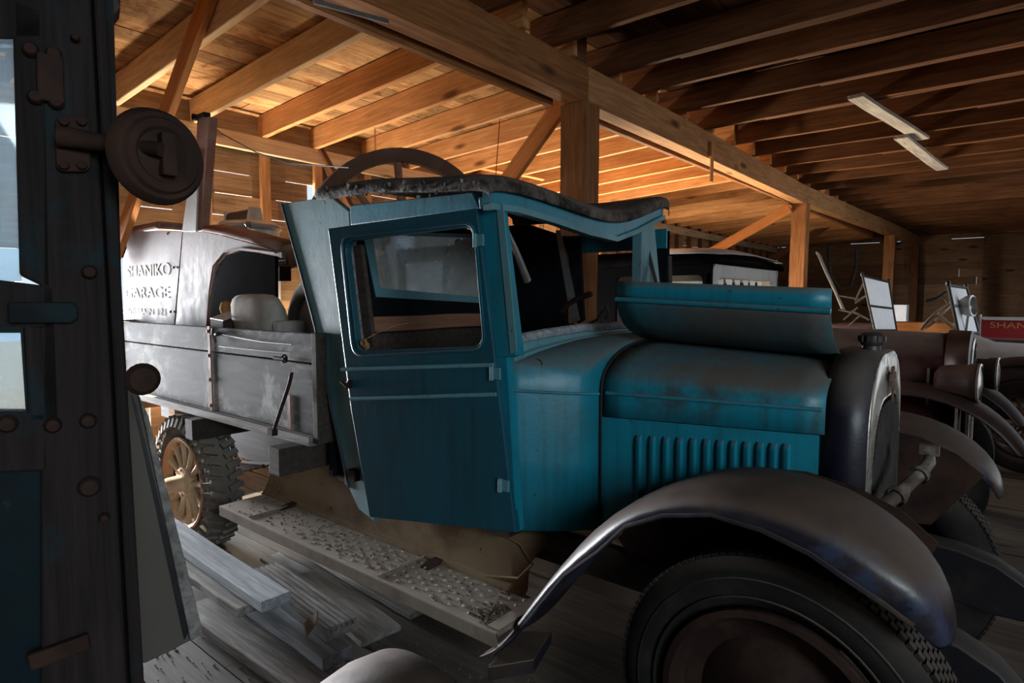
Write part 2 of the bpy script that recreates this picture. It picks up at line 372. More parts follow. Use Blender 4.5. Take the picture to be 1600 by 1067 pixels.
def planks(name, mat, o, du, dv, n, L, wv, th, gap=0.003, kind='structure', breaks=True, skip=None, seed=1, cracks=None):
    """boards laid side by side: o origin, du unit vector along boards, dv unit vector across; one mesh, per-board value 'board'"""
    rnd = random.Random(seed); bm = bmesh.new(); vals = []
    o, du, dv = Vector(o), Vector(du), Vector(dv); dn = du.cross(dv)
    for i in range(n):
        segs = [(0, L)]
        if breaks:
            c = rnd.uniform(.2, .8)*L; segs = [(0, c-.002), (c+.002, L)]
            if L > 9: c2 = (c+L)/2 if c < L/2 else c/2; segs = [(0, min(c, c2)-.002), (min(c, c2)+.002, max(c, c2)-.002), (max(c, c2)+.002, L)]
        if skip: segs = [q for sg in segs for q in skip(i, sg)]
        if cracks and i in cracks:
            ns = []
            for s0, s1 in segs:
                while s0 < s1-.01: e_ = min(s1, s0+rnd.uniform(.08, .5)); ns.append((s0, e_)); s0 = e_
            segs = ns
        g0 = rnd.uniform(0.2, 1)*gap
        for (s0, s1) in segs:
            if s1-s0 < .02: continue
            a0 = i*wv+(g0 if cracks is None else (gap if (i in cracks and rnd.random() < .45) else 0)); a1 = (i+1)*wv-(rnd.uniform(0, .5)*gap if cracks is None else 0); h = rnd.uniform(-.003, .003); rv = rnd.random()
            vs = [bm.verts.new(o+du*u+dv*v+dn*(w+h)) for u in (s0, s1) for v in (a0, a1) for w in (0, th)]
            for f in [(0, 1, 3, 2), (4, 6, 7, 5), (0, 4, 5, 1), (2, 3, 7, 6), (0, 2, 6, 4), (1, 5, 7, 3)]:
                bm.faces.new([vs[k] for k in f])
            vals += [rv]*8
    bmesh.ops.recalc_face_normals(bm, faces=bm.faces)
    me = bpy.data.meshes.new(name); bm.to_mesh(me); bm.free()
    at = me.attributes.new('board', 'FLOAT', 'POINT')
    for i, v in enumerate(vals): at.data[i].value = v
    me.materials.append(M[mat]); ob = bpy.data.objects.new(name, me); COL.objects.link(ob)
    return tag(ob, kind=kind)
ORD = ['first', 'second', 'third', 'fourth', 'fifth', 'sixth', 'seventh', 'eighth', 'ninth', 'tenth', 'eleventh', 'twelfth', 'thirteenth', 'fourteenth', 'fifteenth', 'sixteenth', 'seventeenth', 'eighteenth', 'nineteenth', 'twentieth',
 *['twenty-'+q for q in ('first','second','third','fourth','fifth','sixth','seventh','eighth','ninth')], 'thirtieth', *['thirty-'+q for q in ('first','second','third','fourth','fifth','sixth','seventh','eighth','ninth')]]


# ================================================================== BARN
XL, XR, YF, YN = -5.45, 2.2, 19.0, -3.2
ZL = 3.0
planks('floor', 'floor', (XL-.6, YN, 0), (1, 0, 0), (0, 1, 0), 88, XR-XL+.8, (YF-YN+.2)/88, -.04, gap=.008, seed=3)
g = MB().box((-9, 4, -.12), (40, 60, .1)).build('ground', 'dirt'); tag(g, kind='structure')
# left wall, doorway Y -0.9..1.93 below z 2.0, low window opening Y 3.5..7.1 z .45..1.25
def skipL(i, sg):
    z = i*.19+.1; out = [sg]
    def cut(lst, a, b):
        r = []
        for s0, s1 in lst:
            if b <= s0 or a >= s1: r.append((s0, s1)); continue
            if a > s0: r.append((s0, a))
            if b < s1: r.append((b, s1))
        return r
    if z < 2.0: out = cut(out, .0-YN, 1.93-YN)
    if .6 < z < 1.25: out = cut(out, 4.8-YN, 11.2-YN)
    if .85 < z < 1.35: out = cut(out, 2.15-YN, 3.35-YN)  # opening added to let the fill light in behind the bed
    if 2.5 < z < 2.75: out = cut(out, 3.42-YN, 3.56-YN)
    return out
planks('wall_left', 'siding', (XL, YN, 0), (0, 1, 0), (0, 0, 1), 18, YF-YN, .19, .025, gap=.008, skip=skipL, seed=5, cracks=(12, 13, 14))
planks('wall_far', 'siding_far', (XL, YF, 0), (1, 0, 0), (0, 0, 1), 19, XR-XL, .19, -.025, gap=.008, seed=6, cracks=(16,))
def skipR(i, sg):
    z = i*.19+.1
    if z < 2.7: return [q for q in ((sg[0], min(sg[1], -1.7-YN)), (max(sg[0], .9-YN), min(sg[1], 5.6-YN)), (max(sg[0], 12.2-YN), sg[1])) if q[1] > q[0]]
    return [sg]
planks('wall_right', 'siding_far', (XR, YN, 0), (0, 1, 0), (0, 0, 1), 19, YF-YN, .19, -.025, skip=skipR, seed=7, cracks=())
def skipF(i, sg):
    z = i*.19+.1
    if z < 2.6: return [q for q in ((sg[0], min(sg[1], 1.5-XL)), (max(sg[0], 3.7-XL), sg[1])) if q[1] > q[0]]
    return [sg]
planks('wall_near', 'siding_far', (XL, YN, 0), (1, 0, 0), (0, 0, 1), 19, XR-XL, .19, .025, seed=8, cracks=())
SL = (3.14-3.0)/3.0
roofz = lambda x: (3.0+.2+(x-XL)*SL) if x < -2.35 else 3.345
L1 = sqrt(3.1**2+(3.1*SL)**2)
d1 = Vector((1, 0, SL)).normalized()
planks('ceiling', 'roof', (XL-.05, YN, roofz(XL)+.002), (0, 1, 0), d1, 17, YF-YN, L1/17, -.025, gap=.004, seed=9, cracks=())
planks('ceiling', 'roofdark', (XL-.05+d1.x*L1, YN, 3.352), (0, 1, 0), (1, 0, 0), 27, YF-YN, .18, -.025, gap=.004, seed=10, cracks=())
# girder: near length, second length past the first post, third
beam('trim_1', (-2.41, YN+.05, 3.01), (-2.41, 3.675, 3.03), .14, .25, 'girder', jit=.003, seg=10, kind='structure')
beam('trim_2', (-2.41, 3.69, 3.03), (-2.40, 9.4, 3.02), .14, .25, 'girderlite', jit=.004, seg=10, kind='structure')
beam('trim_3', (-2.40, 9.42, 3.02), (-2.10, 15.4, 3.02), .14, .25, 'girderlite', jit=.004, seg=8, kind='structure')
beam('trim_4', (-2.10, 15.42, 3.02), (-2.0, YF, 3.03), .14, .25, 'girderlite', jit=.004, seg=4, kind='structure')
beam('trim_5', (-2.57, YN+.05, 2.96), (-2.57, 3.55, 2.98), .05, .18, 'girder', jit=.003, seg=8, kind='structure')
beam('trim_6', (-2.57, 3.75, 2.98), (-2.45, YF-.05, 2.98), .05, .16, 'girder', jit=.003, seg=12, kind='structure')
beam('trim_7', (XL+.12, YN+.05, 2.93), (XL+.12, YF-.05, 2.93), .05, .14, 'pale', jit=.004, seg=16, kind='structure')   # wall plate
# joists
ly = [-.1, .5, 1.1, 1.71, 2.3, 2.9, 3.43]
while ly[-1] < 18.2: ly.append(ly[-1]+.6)
for i, y in enumerate(ly):
    x1 = -2.30
    beam('ceiling_joist', (XL+.09, y+.025, 3.1), (x1, y+.025, 3.1+(x1-XL)*SL), .05, .2, 'pale' if i in (3, 4) else 'pine', seg=5,
         label='%s pale joist from the near end, between left wall and girder' % ORD[i].capitalize(), cat='joist', group='joists left of the girder')
ry = [1.3, 1.95, 2.6, 3.22, 3.88, 4.4, 5.05, 5.7, 6.46, 7.13, 7.88, 8.55, 9.27]
while ry[-1] < 18.2: ry.append(ry[-1]+.68)
for i, y in enumerate(ry):
    xl = random.choice([-.9, -.3, .6])
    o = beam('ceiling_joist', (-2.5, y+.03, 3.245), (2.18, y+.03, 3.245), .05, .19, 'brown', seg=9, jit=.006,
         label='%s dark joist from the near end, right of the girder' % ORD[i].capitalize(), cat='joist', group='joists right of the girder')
    if 3.8 < y < 12:
        beam('lapped_board', (xl-.9, y+.085, 3.25), (xl+.9, y+.085, 3.25), .05, .19, 'brown', seg=4, jit=.006,
             label='Short dark board lapped against the %s joist right of the girder' % ORD[i], cat='joist', group='boards lapped on the joists')
beam('joist_block', (-2.41, 3.48, 3.245), (-2.41, 3.66, 3.245), .14, .19, 'brown', seg=1, label='Short square timber block on the girder above the first post', cat='block')
# posts
for (x, y, w, lab) in ((-2.42, 3.70, .20, 'Rough square wooden post rising right behind the teal truck cab'),
                    (-2.40, 9.42, .20, 'Rough square wooden post behind the dark sedan, second along girder'),
                    (-2.10, 15.4, .20, 'Farthest square wooden post under the girder near the back wall')):
    p = beam('wooden_post', (x, y, 0), (x, y, 2.9), w, w, 'girder', seg=8, jit=.004, up=(0, 1, 0), label=lab, cat='post', group='girder posts')
beam('wooden_post', (-2.0, 18.8, 0), (-2.0, 18.8, 2.9), .2, .2, 'brown', seg=8, up=(0, 1, 0), label='Dark timber post against the back wall at the girder end', cat='post', group='girder posts')
beam('hanging_cleat', U(1113, 222, X=-2.31)+Vector((0, 0, .0)), U(1112, 284, X=-2.31), .02, .05, 'pine', seg=1, up=(0, 1, 0), label='Short board nailed upright to the girder face past first post', cat='board')
# studs of the left wall
sy = [2.42, 2.97, 3.52]
for k in range(26): sy.append(sy[-1]+.6)
for i, y in enumerate(sy):
    low = 1.25 if 4.75 < y < 11.25 else (1.36 if y < 3.3 else 0)
    beam('wall_stud', (XL+.055, y, low), (XL+.055, y, 3.18), .045, .09, 'pine' if i < 12 else 'brown', seg=3, up=(0, 1, 0),
         label='%s upright stud of the left wall, counted from behind the truck bed' % ORD[i].capitalize(), cat='stud', group='left wall studs')
# braces
def wall_brace(Y, a, b, top, w, h, mat, lab):
    p, q = U(*a, Y=Y), U(*b, Y=Y); d = q-p
    beam('diagonal_brace', p+d*((top-p.x)/d.x), p+d*((XL+.10-p.x)/d.x), w, h, mat, seg=5, label=lab, cat='brace', group='braces from girder to wall')
wall_brace(1.68, (320, 12), (190, 370), -3.35, .045, .13, 'orange', 'Long orange diagonal brace crossing the nearest joist at far left')
wall_brace(3.80, (850, 200), (790, 285), -2.62, .045, .14, 'orange', 'Bright orange brace left of the first post above the cab roof')
wall_brace(9.27, (1212, 338), (1110, 395), -2.5, .05, .14, 'orange', 'Orange brace rising to the girder above the dark sedan roof')
wall_brace(15.2, (1255, 375), (1195, 412), -2.3, .05, .14, 'brown', 'Dark brace left of the second post, above sedan front window')
beam('short_brace', U(497, 232, X=-5.33), U(560, 350, X=-5.33), .05, .12, 'brown', seg=3, up=(1, 0, 0), label='Short dark brace slanting down from wall plate beside the big wheel', cat='brace')
beam('leaning_board', U(1278, 395, Y=9.3), U(1318, 485, Y=9.0), .02, .12, 'grey', seg=3, up=(0, 1, 0), label='Grey board leaning against the second girder post', cat='board')
beam('fixture_board', (-1.02, 5.45, 3.12), (-.76, 7.30, 3.12), .12, .03, 'whitewash', seg=4, label='Longer whitewashed board nailed under the dark joists', cat='board', group='whitewashed boards under joists')
beam('fixture_board', (-.90, 6.95, 3.085), (-.72, 8.95, 3.085), .12, .03, 'whitewash', seg=4, label='Shorter whitewashed board farther back under the dark joists', cat='board', group='whitewashed boards under joists')
# steel strip on near girder
MB().bar(U(490, 2, X=-2.325), U(606, 34, X=-2.325), .012, .02).build('steel_strip', 'steel'); tag(bpy.context.scene.objects['steel_strip'], 'Thin grey steel strip fixed on the near girder face', 'strip')
# loose wire along the wall
m = MB(); m.tube([U(x, y, Y=1.9) for x, y in ((322, 186), (345, 208), (400, 238), (450, 255), (545, 262))], .004, 5)
tag(m.build('wire', 'ironw'), 'Thin black wire sagging from the red pole along the wall', 'wire')
# hanging hose loop on the far wall
m = MB(); m.tube([U(x, y, Y=18.965) for x, y in ((1296, 385), (1298, 430), (1315, 452), (1330, 448), (1338, 420), (1340, 385))], .04, 6)
tag(m.build('hanging_hose', 'grey'), 'Pale looped hose hanging on the dark back wall', 'hose')
# splintered loose boards up in the joists behind the wheel
for (a, b, X, lab) in (((832, 240), (942, 232), -4.6, 'Splintered pale board lying across the joists behind first post'),
                  ((745, 262), (850, 280), -5.0, 'Pale loose board along the wall behind the big wheel rim'),
                  ((905, 290), (1010, 255), -4.8, 'Orange loose board lodged under joists right of first post')):
    beam('loose_board', U(*a, X=X), U(*b, X=X+.5), .1, .025, 'orange', seg=4, jit=.01, label=lab, cat='board', group='loose boards under the roof')

# ================================================================== TEAL TRUCK
TR = thing('flatbed_truck', (-2.2, 2.3, 0), 'Teal 1920s truck with open hood, wooden bed and dark rusty fenders', 'truck')
YC = 2.3
def mir(p): return Vector((p[0], 2*YC-p[1], p[2]))
# ---- wheels
def tyre_mb(c, R, r_in, w, side=-1, lugs=0, dualw=0):
    m = MB(); h = w/2
    prof = [(r_in, -h*.55), (r_in+.02, -h*.8), (r_in+(R-r_in)*.5, -h), (R-.03, -h*.93), (R-.006, -h*.72), (R, -h*.4), (R, h*.4), (R-.006, h*.72), (R-.03, h*.93), (r_in+(R-r_in)*.5, h), (r_in+.02, h*.8), (r_in, h*.55), (r_in, -h*.55)]
    m.lathe(prof, c, (0, 1, 0), 64)
    return m
def ridge_ring(m, c, r, y, rr=.004, n=64):
    m.tube([(c[0]+cos(2*pi*k/n)*r, y, c[2]+sin(2*pi*k/n)*r) for k in range(n)], rr, 5, closed=True)
def front_wheel(c, parent, yout, R=.435, steer=0):
    t = tyre_mb(c, R, .29, .17)
    for k in range(110):        # tread blocks
        a = 2*pi*k/110
        for j, yy in enumerate((-.052, -.026, 0, .026, .052)):
            aa = a+(.5*(j % 2))*2*pi/110
            t.box((c[0]+cos(aa)*(R+.001), c[1]+yy, c[2]+sin(aa)*(R-.002)), (.010, .022, .019), Matrix.Rotation(-aa, 3, 'Y'))
    s = -1 if yout < c[1] else 1
    ridge_ring(t, c, .375, c[1]+s*.083, .004); ridge_ring(t, c, .325, c[1]+s*.081, .004)
    t = t.build('tyre', 'rubber', parent, smooth=True)
    r = MB(); y = c[1]+s*.06
    r.lathe([(.295, s*.01), (.292, s*.028), (.275, s*.03), (.265, s*.01), (.25, -s*.02), (.20, -s*.035), (.16, -s*.01), (.11, s*.01), (.10, s*.02), (.0, s*.02)], (c[0], y, c[2]), (0, 1, 0), 48)
    r = r.build('wheel_disc', 'rustdark', parent, smooth=True, solid=.004)
    hb = MB().lathe([(.075, 0), (.075, s*.05), (.06, s*.075), (0, s*.08)], (c[0], y+s*.02, c[2]), (0, 1, 0), 20)
    for k in range(6): a = k*pi/3; hb.box((c[0]+cos(a)*.085, y+s*.022, c[2]+sin(a)*.085), (.02, .02, .02))
    hb.build('hub', 'rustdark', parent, smooth=True)
front_wheel((-.45, 1.69, .435), TR, 1.6)
front_wheel((-.42, 3.00, .435), TR, 3.1)
# ---- rear wheels (artillery spokes, lugged)
def rear_wheel(c, parent, s=-1):
    R = .405; t = tyre_mb(c, R, .272, .17)
    for k in range(40):
        a = 2*pi*k/40
        for j in (-1, 1):
            aa = a+(0 if j < 0 else pi/40); Rm = Matrix.Rotation(-aa, 3, 'Y')
            t.box((c[0]+cos(aa)*(R+.006), c[1]+j*.055, c[2]+sin(aa)*(R+.006)), (.03, .085, .034), Rm @ Matrix.Rotation(j*.35, 3, 'X'))
            t.box((c[0]+cos(aa)*(R-.028), c[1]+j*.098, c[2]+sin(aa)*(R-.028)), (.055, .022, .030), Rm @ Matrix.Rotation(-j*.35, 3, 'Z'))
    t.build('tyre', 'dustrubber', parent, smooth=True, ang=30)
    r = MB().lathe([(.272, -.07), (.285, -.085), (.278, -.095), (.268, -.09), (.258, -.075), (.252, -.07), (.252, -.035), (.264, -.03), (.272, -.05)], c, (0, 1, 0), 48)
    for k in range(4): a = k*pi/2+.5; r.box((c[0]+cos(a)*.245, c[1]+s*.06, c[2]+sin(a)*.245), (.03, .03, .05), Matrix.Rotation(-a, 3, 'Y'))
    r.build('wheel_rim', 'rimrust', parent, smooth=True)
    for k in range(12):
        a = 2*pi*k/12+.1; q = Vector((cos(a), 0, sin(a)))
        c3 = Vector(c)+Vector((0, s*.055, 0)); MB().tube([c3+q*.06, c3+q*.12, c3+q*.2, c3+q*.255], [.026, .018, .020, .028], 8).build('wheel_spoke', 'spoke', parent, smooth=True)
    h = MB().lathe([(.095, s*.03), (.095, s*.085), (.05, s*.09), (.048, s*.17), (.04, s*.19), (0, s*.19)], c, (0, 1, 0), 24)
    for k in range(8): a = 2*pi*k/8; h.lathe([(.010, s*.08), (.010, s*.096), (0, s*.098)], (c[0]+cos(a)*.078, c[1], c[2]+sin(a)*.078), (0, 1, 0), 6)
    h.build('hub', 'spoke', parent, smooth=True)
rear_wheel((-3.94, 1.65, .405), TR)
rear_wheel((-3.98, 2.92, .415), TR, 1)
# ---- chassis
m = MB()
for y in (1.95, 2.65): m.box((-2.6, y, .56), (4.5, .05, .13))
for x in (-.6, -1.6, -2.6, -3.86, -4.8): m.box((x, 2.3, .55), (.06, .66, .09))
m.build('chassis_frame', 'darkwood', TR, bevel=.005)
m = MB().tube([(-3.98, 1.62, .415), (-3.98, 2.98, .415)], .04, 10); m.lathe([(0, -.14), (.08, -.12), (.14, 0), (.08, .12), (0, .14)], (-3.98, 2.3, .415), (0, 1, 0), 16)
m.build('axle', 'rustdark', TR, smooth=True)
MB().tube([(-.45, 1.7, .40), (-.45, 2.95, .40)], .03, 8).build('axle', 'rustdark', TR, smooth=True)
for y in (1.84, 2.76):
    m = MB()
    for k in range(5): m.tube([(-4.35+.07*k, y, .56-.02*k), (-3.98, y, .43-.016*k+.05), (-3.37-.07*k, y, .56-.02*k)], .009, 6, r2=.03)
    m.build('leaf_spring', 'rust', TR)
# frame horns with aprons
for (y, pts) in ((1.90, ((1300, 905), (1365, 945), (1430, 962), (1500, 995), (1560, 1035), (1605, 1085))), (2.72, ((1400, 832), (1440, 836), (1500, 852), (1555, 874), (1600, 905), (1640, 940)))):
    P = [U(a, b, Y=y) for a, b in pts]; secs = []
    for i, p in enumerate(P):
        h = (.13, .17, .20, .19, .14, .07)[i]
        secs.append([p+Vector((0, -.035, -.012)), p+Vector((0, -.01, 0)), p+Vector((0, .05, 0)), p+Vector((0, .06, -.02)), p+Vector((0, .05, -h)), p+Vector((0, -.035, -h))])
    MB().loft(secs, closed=True, capends=True).build('frame_horn', 'black', TR, smooth=True, bevel=.004)
# ---- front fenders: crown line from front tip over the wheel down to the running board
def fender(y_out, sgn, dx, lab):
    crown = [(-.065+dx, .80), (-.075+dx, .87), (-.12+dx, .945), (-.20+dx, 1.01), (-.31+dx, 1.055), (-.44+dx, 1.075), (-.58+dx, 1.065), (-.72+dx, 1.02), (-.84+dx, .95), (-.95+dx, .855), (-1.06, .72), (-1.17, .57), (-1.27, .42), (-1.35, .32), (-1.42, .27)]
    wid = [.18, .26, .34, .38, .40, .41, .41, .41, .40, .38, .34, .30, .28, .27, .26]
    drop = [.03, .058, .08, .088, .082, .068, .056, .048, .042, .038, .033, .028, .02, .01, .0]
    secs = []
    for i, (x, z) in enumerate(crown):
        a = crown[max(i-1, 0)]; b = crown[min(i+1, len(crown)-1)]
        t = Vector((b[0]-a[0], 0, b[1]-a[1])).normalized(); n = Vector((t.z, 0, -t.x))
        if n.z < 0 and i > 1: n = -n
        if i <= 1: n = Vector((.9, 0, .4)).normalized()
        w = wid[i]; d = drop[i]; o = (.41-w)*.35; sec = []
        for (f, g) in ((0.0, -1.15), (0.0, -.75), (.025, -.42), (.09, -.14), (.2, -.02), (.4, .05), (.62, .0), (.85, -.2), (1.0, -.5)):
            sec.append(Vector((x, y_out+sgn*(o+w*f), z))+n*(g*d))
        if sgn > 0 and i in (3, 5): sec = [p-n*(.014*(1-abs(j_-4)/5)) for j_, p in enumerate(sec)]
        if sgn > 0 and i == 9: sec = [p-n*(.02 if j_ < 3 else 0) for j_, p in enumerate(sec)]
        secs.append(sec)
    o = MB().loft(secs).build('front_fender', 'fender', TR, smooth=True, solid=.006, sub=1, ang=80)
    b = MB(); b.tube([s_[0] for s_ in secs[1:-1]], .007, 6); b.build('fender_bead', 'fender', o, smooth=True)
    v = MB()  # inner splash side below the fender towards the frame
    v.plate([Vector((x, y_out+sgn*.405, z-.03)) for x, z in crown[2:11]]+[Vector((-1.0, y_out+sgn*.405, .62)), Vector((-.2, y_out+sgn*.405, .70))], (), (0, .006, 0))
    v.build('fender_apron', 'rustdark', TR)
fender(1.485, 1, 0, 'near'); fender(3.13, -1, .07, 'far')
# dented crease on near fender front: shallow ridge
# bent headlamp bar
m = MB(); p = [U(1352, 812, Y=1.84), U(1400, 775, Y=2.0), U(1436, 742, Y=2.12), U(1452, 722, Y=2.2), U(1453, 706, Y=2.24)]
m.tube(p, [.019, .019, .018, .018, .012], 10); m.lathe([(.028, -.01), (.028, .012)], p[1], p[2]-p[1], 12); m.lathe([(.026, -.01), (.026, .012)], p[2], p[3]-p[2], 12)
m.box(p[4]+Vector((.0, -.015, .01)), (.05, .03, .03)); m.tube([U(1420, 752, Y=2.05), U(1416, 775, Y=2.05)], .008, 6)
m.build('headlamp_bar', 'bar', TR, smooth=True)
# ---- running board & apron
RZ = .455
m = MB(); a = U(340, 790, Z=RZ); b = U(780, 985, Z=RZ)
rx0, rx1 = a.x, b.x; ry0 = (a.y+b.y)/2
m.box(((rx0+rx1)/2, ry0+.13, RZ-.012), (rx1-rx0, .27, .02)); m.box(((rx0+rx1)/2, ry0+.0, RZ-.03), (rx1-rx0, .012, .05))
rb = m.build('running_board', 'board', TR, bevel=.003)
m = MB()
for i in range(26):
    for j in range(5):
        x = rx1-.06-i*.048; y = ry0+.035+j*.048+(.024 if i % 2 else 0)
        if y < ry0+.25: m.lathe([(.012, 0), (.006, .005), (0, .006)], (x, y, RZ-.003), (0, 0, 1), 4)
tag(m.build('tread_studs', 'board', rb), kind='stuff')
for cx_, cw_ in ((rx1-.02, .05), (rx0+.30, .008), (rx1-.62, .008)): MB().box((cx_, ry0+.13, RZ+.003), (cw_, .25, .008)).build('cleat', 'board', rb, bevel=.001)
m = MB()   # mud, leaves on the board
for k in range(260):
    x = random.uniform(rx0+.05, rx1-.02); y = ry0+random.uniform(.01, .25); s_ = random.uniform(.002, .006)
    m.box((x, y, RZ), (s_*random.uniform(1, 2), s_, .004), Matrix.Rotation(random.random()*3, 3, 'Z'))
for k in range(60):
    s_ = random.uniform(.006, .014); m.box((rx1-.05-abs(random.gauss(0, .05)), ry0+random.uniform(.02, .14), RZ+.001), (s_*1.5, s_, .008), Euler((random.random(), random.random(), random.random()*3)).to_matrix())
tag(m.build('litter', 'dirt', rb), kind='stuff')
m = MB(); ap = [U(405, 715, Y=1.80), U(900, 905, Y=1.80)]
secs = []
for x, k in ((-3.22, .0), (-3.18, .6), (-3.08, 1), (-2.2, 1), (-1.6, .95), (-1.42, .8), (-1.34, .5)):
    zt = RZ+.02+.27*k
    secs.append([Vector((x, ry0+.26-.02, RZ-.005)), Vector((x, ry0+.265, RZ+.02)), Vector((x, ry0+.27, RZ+.02+.12*k)), Vector((x, ry0+.285, RZ+.02+.19*k)), Vector((x, ry0+.33, RZ+.02+.235*k)), Vector((x, ry0+.42, zt))])
m.loft(secs); apron = m.build('splash_apron', 'apron', TR, smooth=True, solid=.006)
MB().tube([(-3.0, ry0+.258, RZ+.01), (-2.0, ry0+.258, RZ+.01), (-1.55, ry0+.258, RZ+.01), (-1.38, ry0+.262, RZ+.05), (-1.32, ry0+.27, RZ+.12), (-1.38, ry0+.275, RZ+.18), (-1.5, ry0+.275, RZ+.2)], .006, 6).build('apron_bead', 'apron', apron, smooth=True)
m = MB().lathe([(.012, 0), (.012, -.01), (0, -.012)], U(412, 728, Y=ry0+.27), (0, 1, 0), 8); m.build('bolt', 'ironw', apron)
# bracket plate where the near fender meets the frame
q = [U(a_, b_, Z=.30) for a_, b_ in ((812, 985), (862, 985), (835, 1030), (762, 1042))]
MB().plate(q, (), (0, 0, -.05)).build('step_bracket', 'fender', TR, bevel=.003)
for x in (-2.9, -1.8): 
    MB().bar((x, 1.95, .50), (x, ry0+.05, RZ-.04), .05, .03).build('board_bracket', 'rustdark', TR)

# ---- hood, cowl
HB = .70
def hood_half(x, yn, zb, zbead, ztop, n=9, far=False):
    pts = [Vector((x, yn, zb)), Vector((x, yn, (zb+zbead)/2)), Vector((x, yn, zbead))]
    for k in range(1, n+1):
        a = pi/2*k/n
        yy = yn+(YC-yn)*(1-cos(a))**.82 if False else YC-(YC-yn)*cos(a)**.9
        pts.append(Vector((x, yy, zbead+(ztop-zbead)*sin(a)**.85)))
    if far: pts = [mir(p) for p in pts]
    return pts
hr = U(940, 612, Y=1.90); hf = U(1290, 640, Y=1.975)
XH0, XH1 = hr.x, hf.x
zt0 = 1.380; zt1 = 1.345; zb0 = hr.z; zb1 = hf.z
def lerp(a, b, t): return a+(b-a)*t
def hsec(t, far=False, zlo=HB): return hood_half(lerp(XH0, XH1, t), lerp(1.90, 1.975, t), zlo, lerp(zb0, zb1, t), lerp(zt0, zt1, t), far=far)
ts = [0, .12, .3, .5, .7, .88, 1]
seam = [U(940, 650, Y=1.90).z, U(1292, 680, Y=1.975).z]
top = MB().loft([[Vector((s_[0].x, s_[0].y, lerp(seam[0], seam[1], t)))]+s_[2:] for t, s_ in ((t, hsec(t)) for t in ts)])
hood = top.build('hood', 'tealhood', TR, smooth=True, solid=.004, ang=60)
MB().tube([Vector((lerp(XH0+.02, XH1-.01, t), lerp(1.90, 1.975, t)-.002, lerp(zb0, zb1, t)-.002)) for t in ts], .007, 8).build('hood_bead', 'teal', hood, smooth=True)
side = MB().plate([Vector((XH0, 1.905, HB)), Vector((XH1, 1.98, HB)), Vector((XH1, 1.98, seam[1]-.004)), Vector((XH0, 1.905, seam[0]-.004))], (), (0, .004, 0)).build('hood_side_panel', 'teal', TR)
# louvres
for i in range(12):
    px = 1003+i*20.2; t = (U(px, 700, Y=1.94).x-XH0)/(XH1-XH0); x = lerp(XH0, XH1, t); y = lerp(1.90, 1.975, t)
    z1 = U(px, 681+i*1.1, Y=y).z; z0 = z1-.285; m = MB(); secs = []
    for z, k in ((z0, 0.02), (z0+.012, .8), (z0+.03, 1), (z1-.03, 1), (z1-.012, .8), (z1, .02)):
        secs.append([Vector((x-.014, y+.003, z)), Vector((x-.010, y-.007*k, z)), Vector((x-.002, y-.013*k, z)), Vector((x+.008, y-.014*k, z)), Vector((x+.012, y+.002, z))])
    m.loft(secs); m.build('louvre', 'teal', side, smooth=True, ang=60)
# raised far half folded over the near half
prof = [(0, 0), (-.07, .006), (-.135, .022), (-.2, .045), (-.245, .072), (-.275, .105), (-.295, .14), (-.30, .166), (-.302, .20), (-.30, .235)]
secs = []
for t in ts:
    x = lerp(XH0, XH1, t); c = Vector((x, YC, lerp(zt0, zt1, t)+.004))
    secs.append([c+Vector((0, a_*1.0, b_*.98)) for a_, b_ in prof])
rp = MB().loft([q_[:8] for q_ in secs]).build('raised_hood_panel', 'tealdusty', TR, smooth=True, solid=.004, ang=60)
MB().loft([q_[7:] for q_ in secs]).build('hood_side_flap', 'teal', rp, smooth=True, solid=.004, ang=60)
b_ = MB(); b_.tube([s_[7]+Vector((0, -.004, .0)) for s_ in secs[0:]], .009, 8); b_.build('hood_bead', 'teal', rp, smooth=True)
MB().tube([(XH0, YC, zt0+.004), (XH1, YC, zt1+.004)], .006, 8).build('hood_hinge', 'ironw', hood, smooth=True)
# far side lower hood
MB().plate([mir(p) for p in (Vector((XH0, 1.905, HB)), Vector((XH1, 1.98, HB)), Vector((XH1, 1.98, .95)), Vector((XH0, 1.905, .95)))], (), (0, -.004, 0)).build('hood_side_panel', 'teal', TR)
eng = MB().box((-.80, 2.3, .85), (.55, .22, .36)).box((-.80, 2.3, 1.08), (.5, .16, .10))
for k in range(4): eng.lathe([(.022, 0), (.022, .05), (.012, .08), (0, .08)], (-.98+.12*k, 2.3, 1.13), (0, 0, 1), 10)
eng.tube([(-.98, 2.44, .98), (-.6, 2.44, .98), (-.55, 2.44, .8)], .028, 8); eng.build('engine', 'rustdark', TR, bevel=.01)
# cowl
XC = -1.385
def cowl_half(x, t, far=False):  # t 0 at hood, 1 at windshield
    yn = lerp(1.90, 1.625, t**.8); return hood_half(x, yn, HB+.02*t, lerp(zb0, 1.235, t), lerp(zt0, 1.44, t), far=far)
_rear = [(U(x, y, X=-1.36).y, U(x, y, X=-1.36).z) for x, y in ((790, 563), (800, 561), (840, 548), (900, 532), (960, 522), (1010, 518))]
def rear_z(y):
    for (ya, za), (yb, zb_) in zip(_rear, _rear[1:]):
        if y <= yb: return lerp(za, zb_, max(0, (y-ya)/(yb-ya)))
    return _rear[-1][1]
_ch = cowl_half
def cowl_half(x, t, far=False):
    pts = _ch(x, t); k = t**1.5
    for i in range(3, len(pts)):
        y = pts[i].y; pts[i].z = lerp(pts[i].z, min(rear_z(y)-.008, 1.5), k)
    return [mir(p) for p in pts] if far else pts
for far in (False, True):
    cw = [cowl_half(lerp(XH0-.004, XC, t), t, far) for t in (0, .2, .4, .6, .8, 1)]
    c_ = MB().loft(cw).build('cowl', 'teal', TR, smooth=True, solid=.004, ang=60)
    if not far:
        MB().tube([p[2]+Vector((0, -.003, -.008)) for p in cw], .006, 8).build('cowl_bead', 'teal', c_, smooth=True)
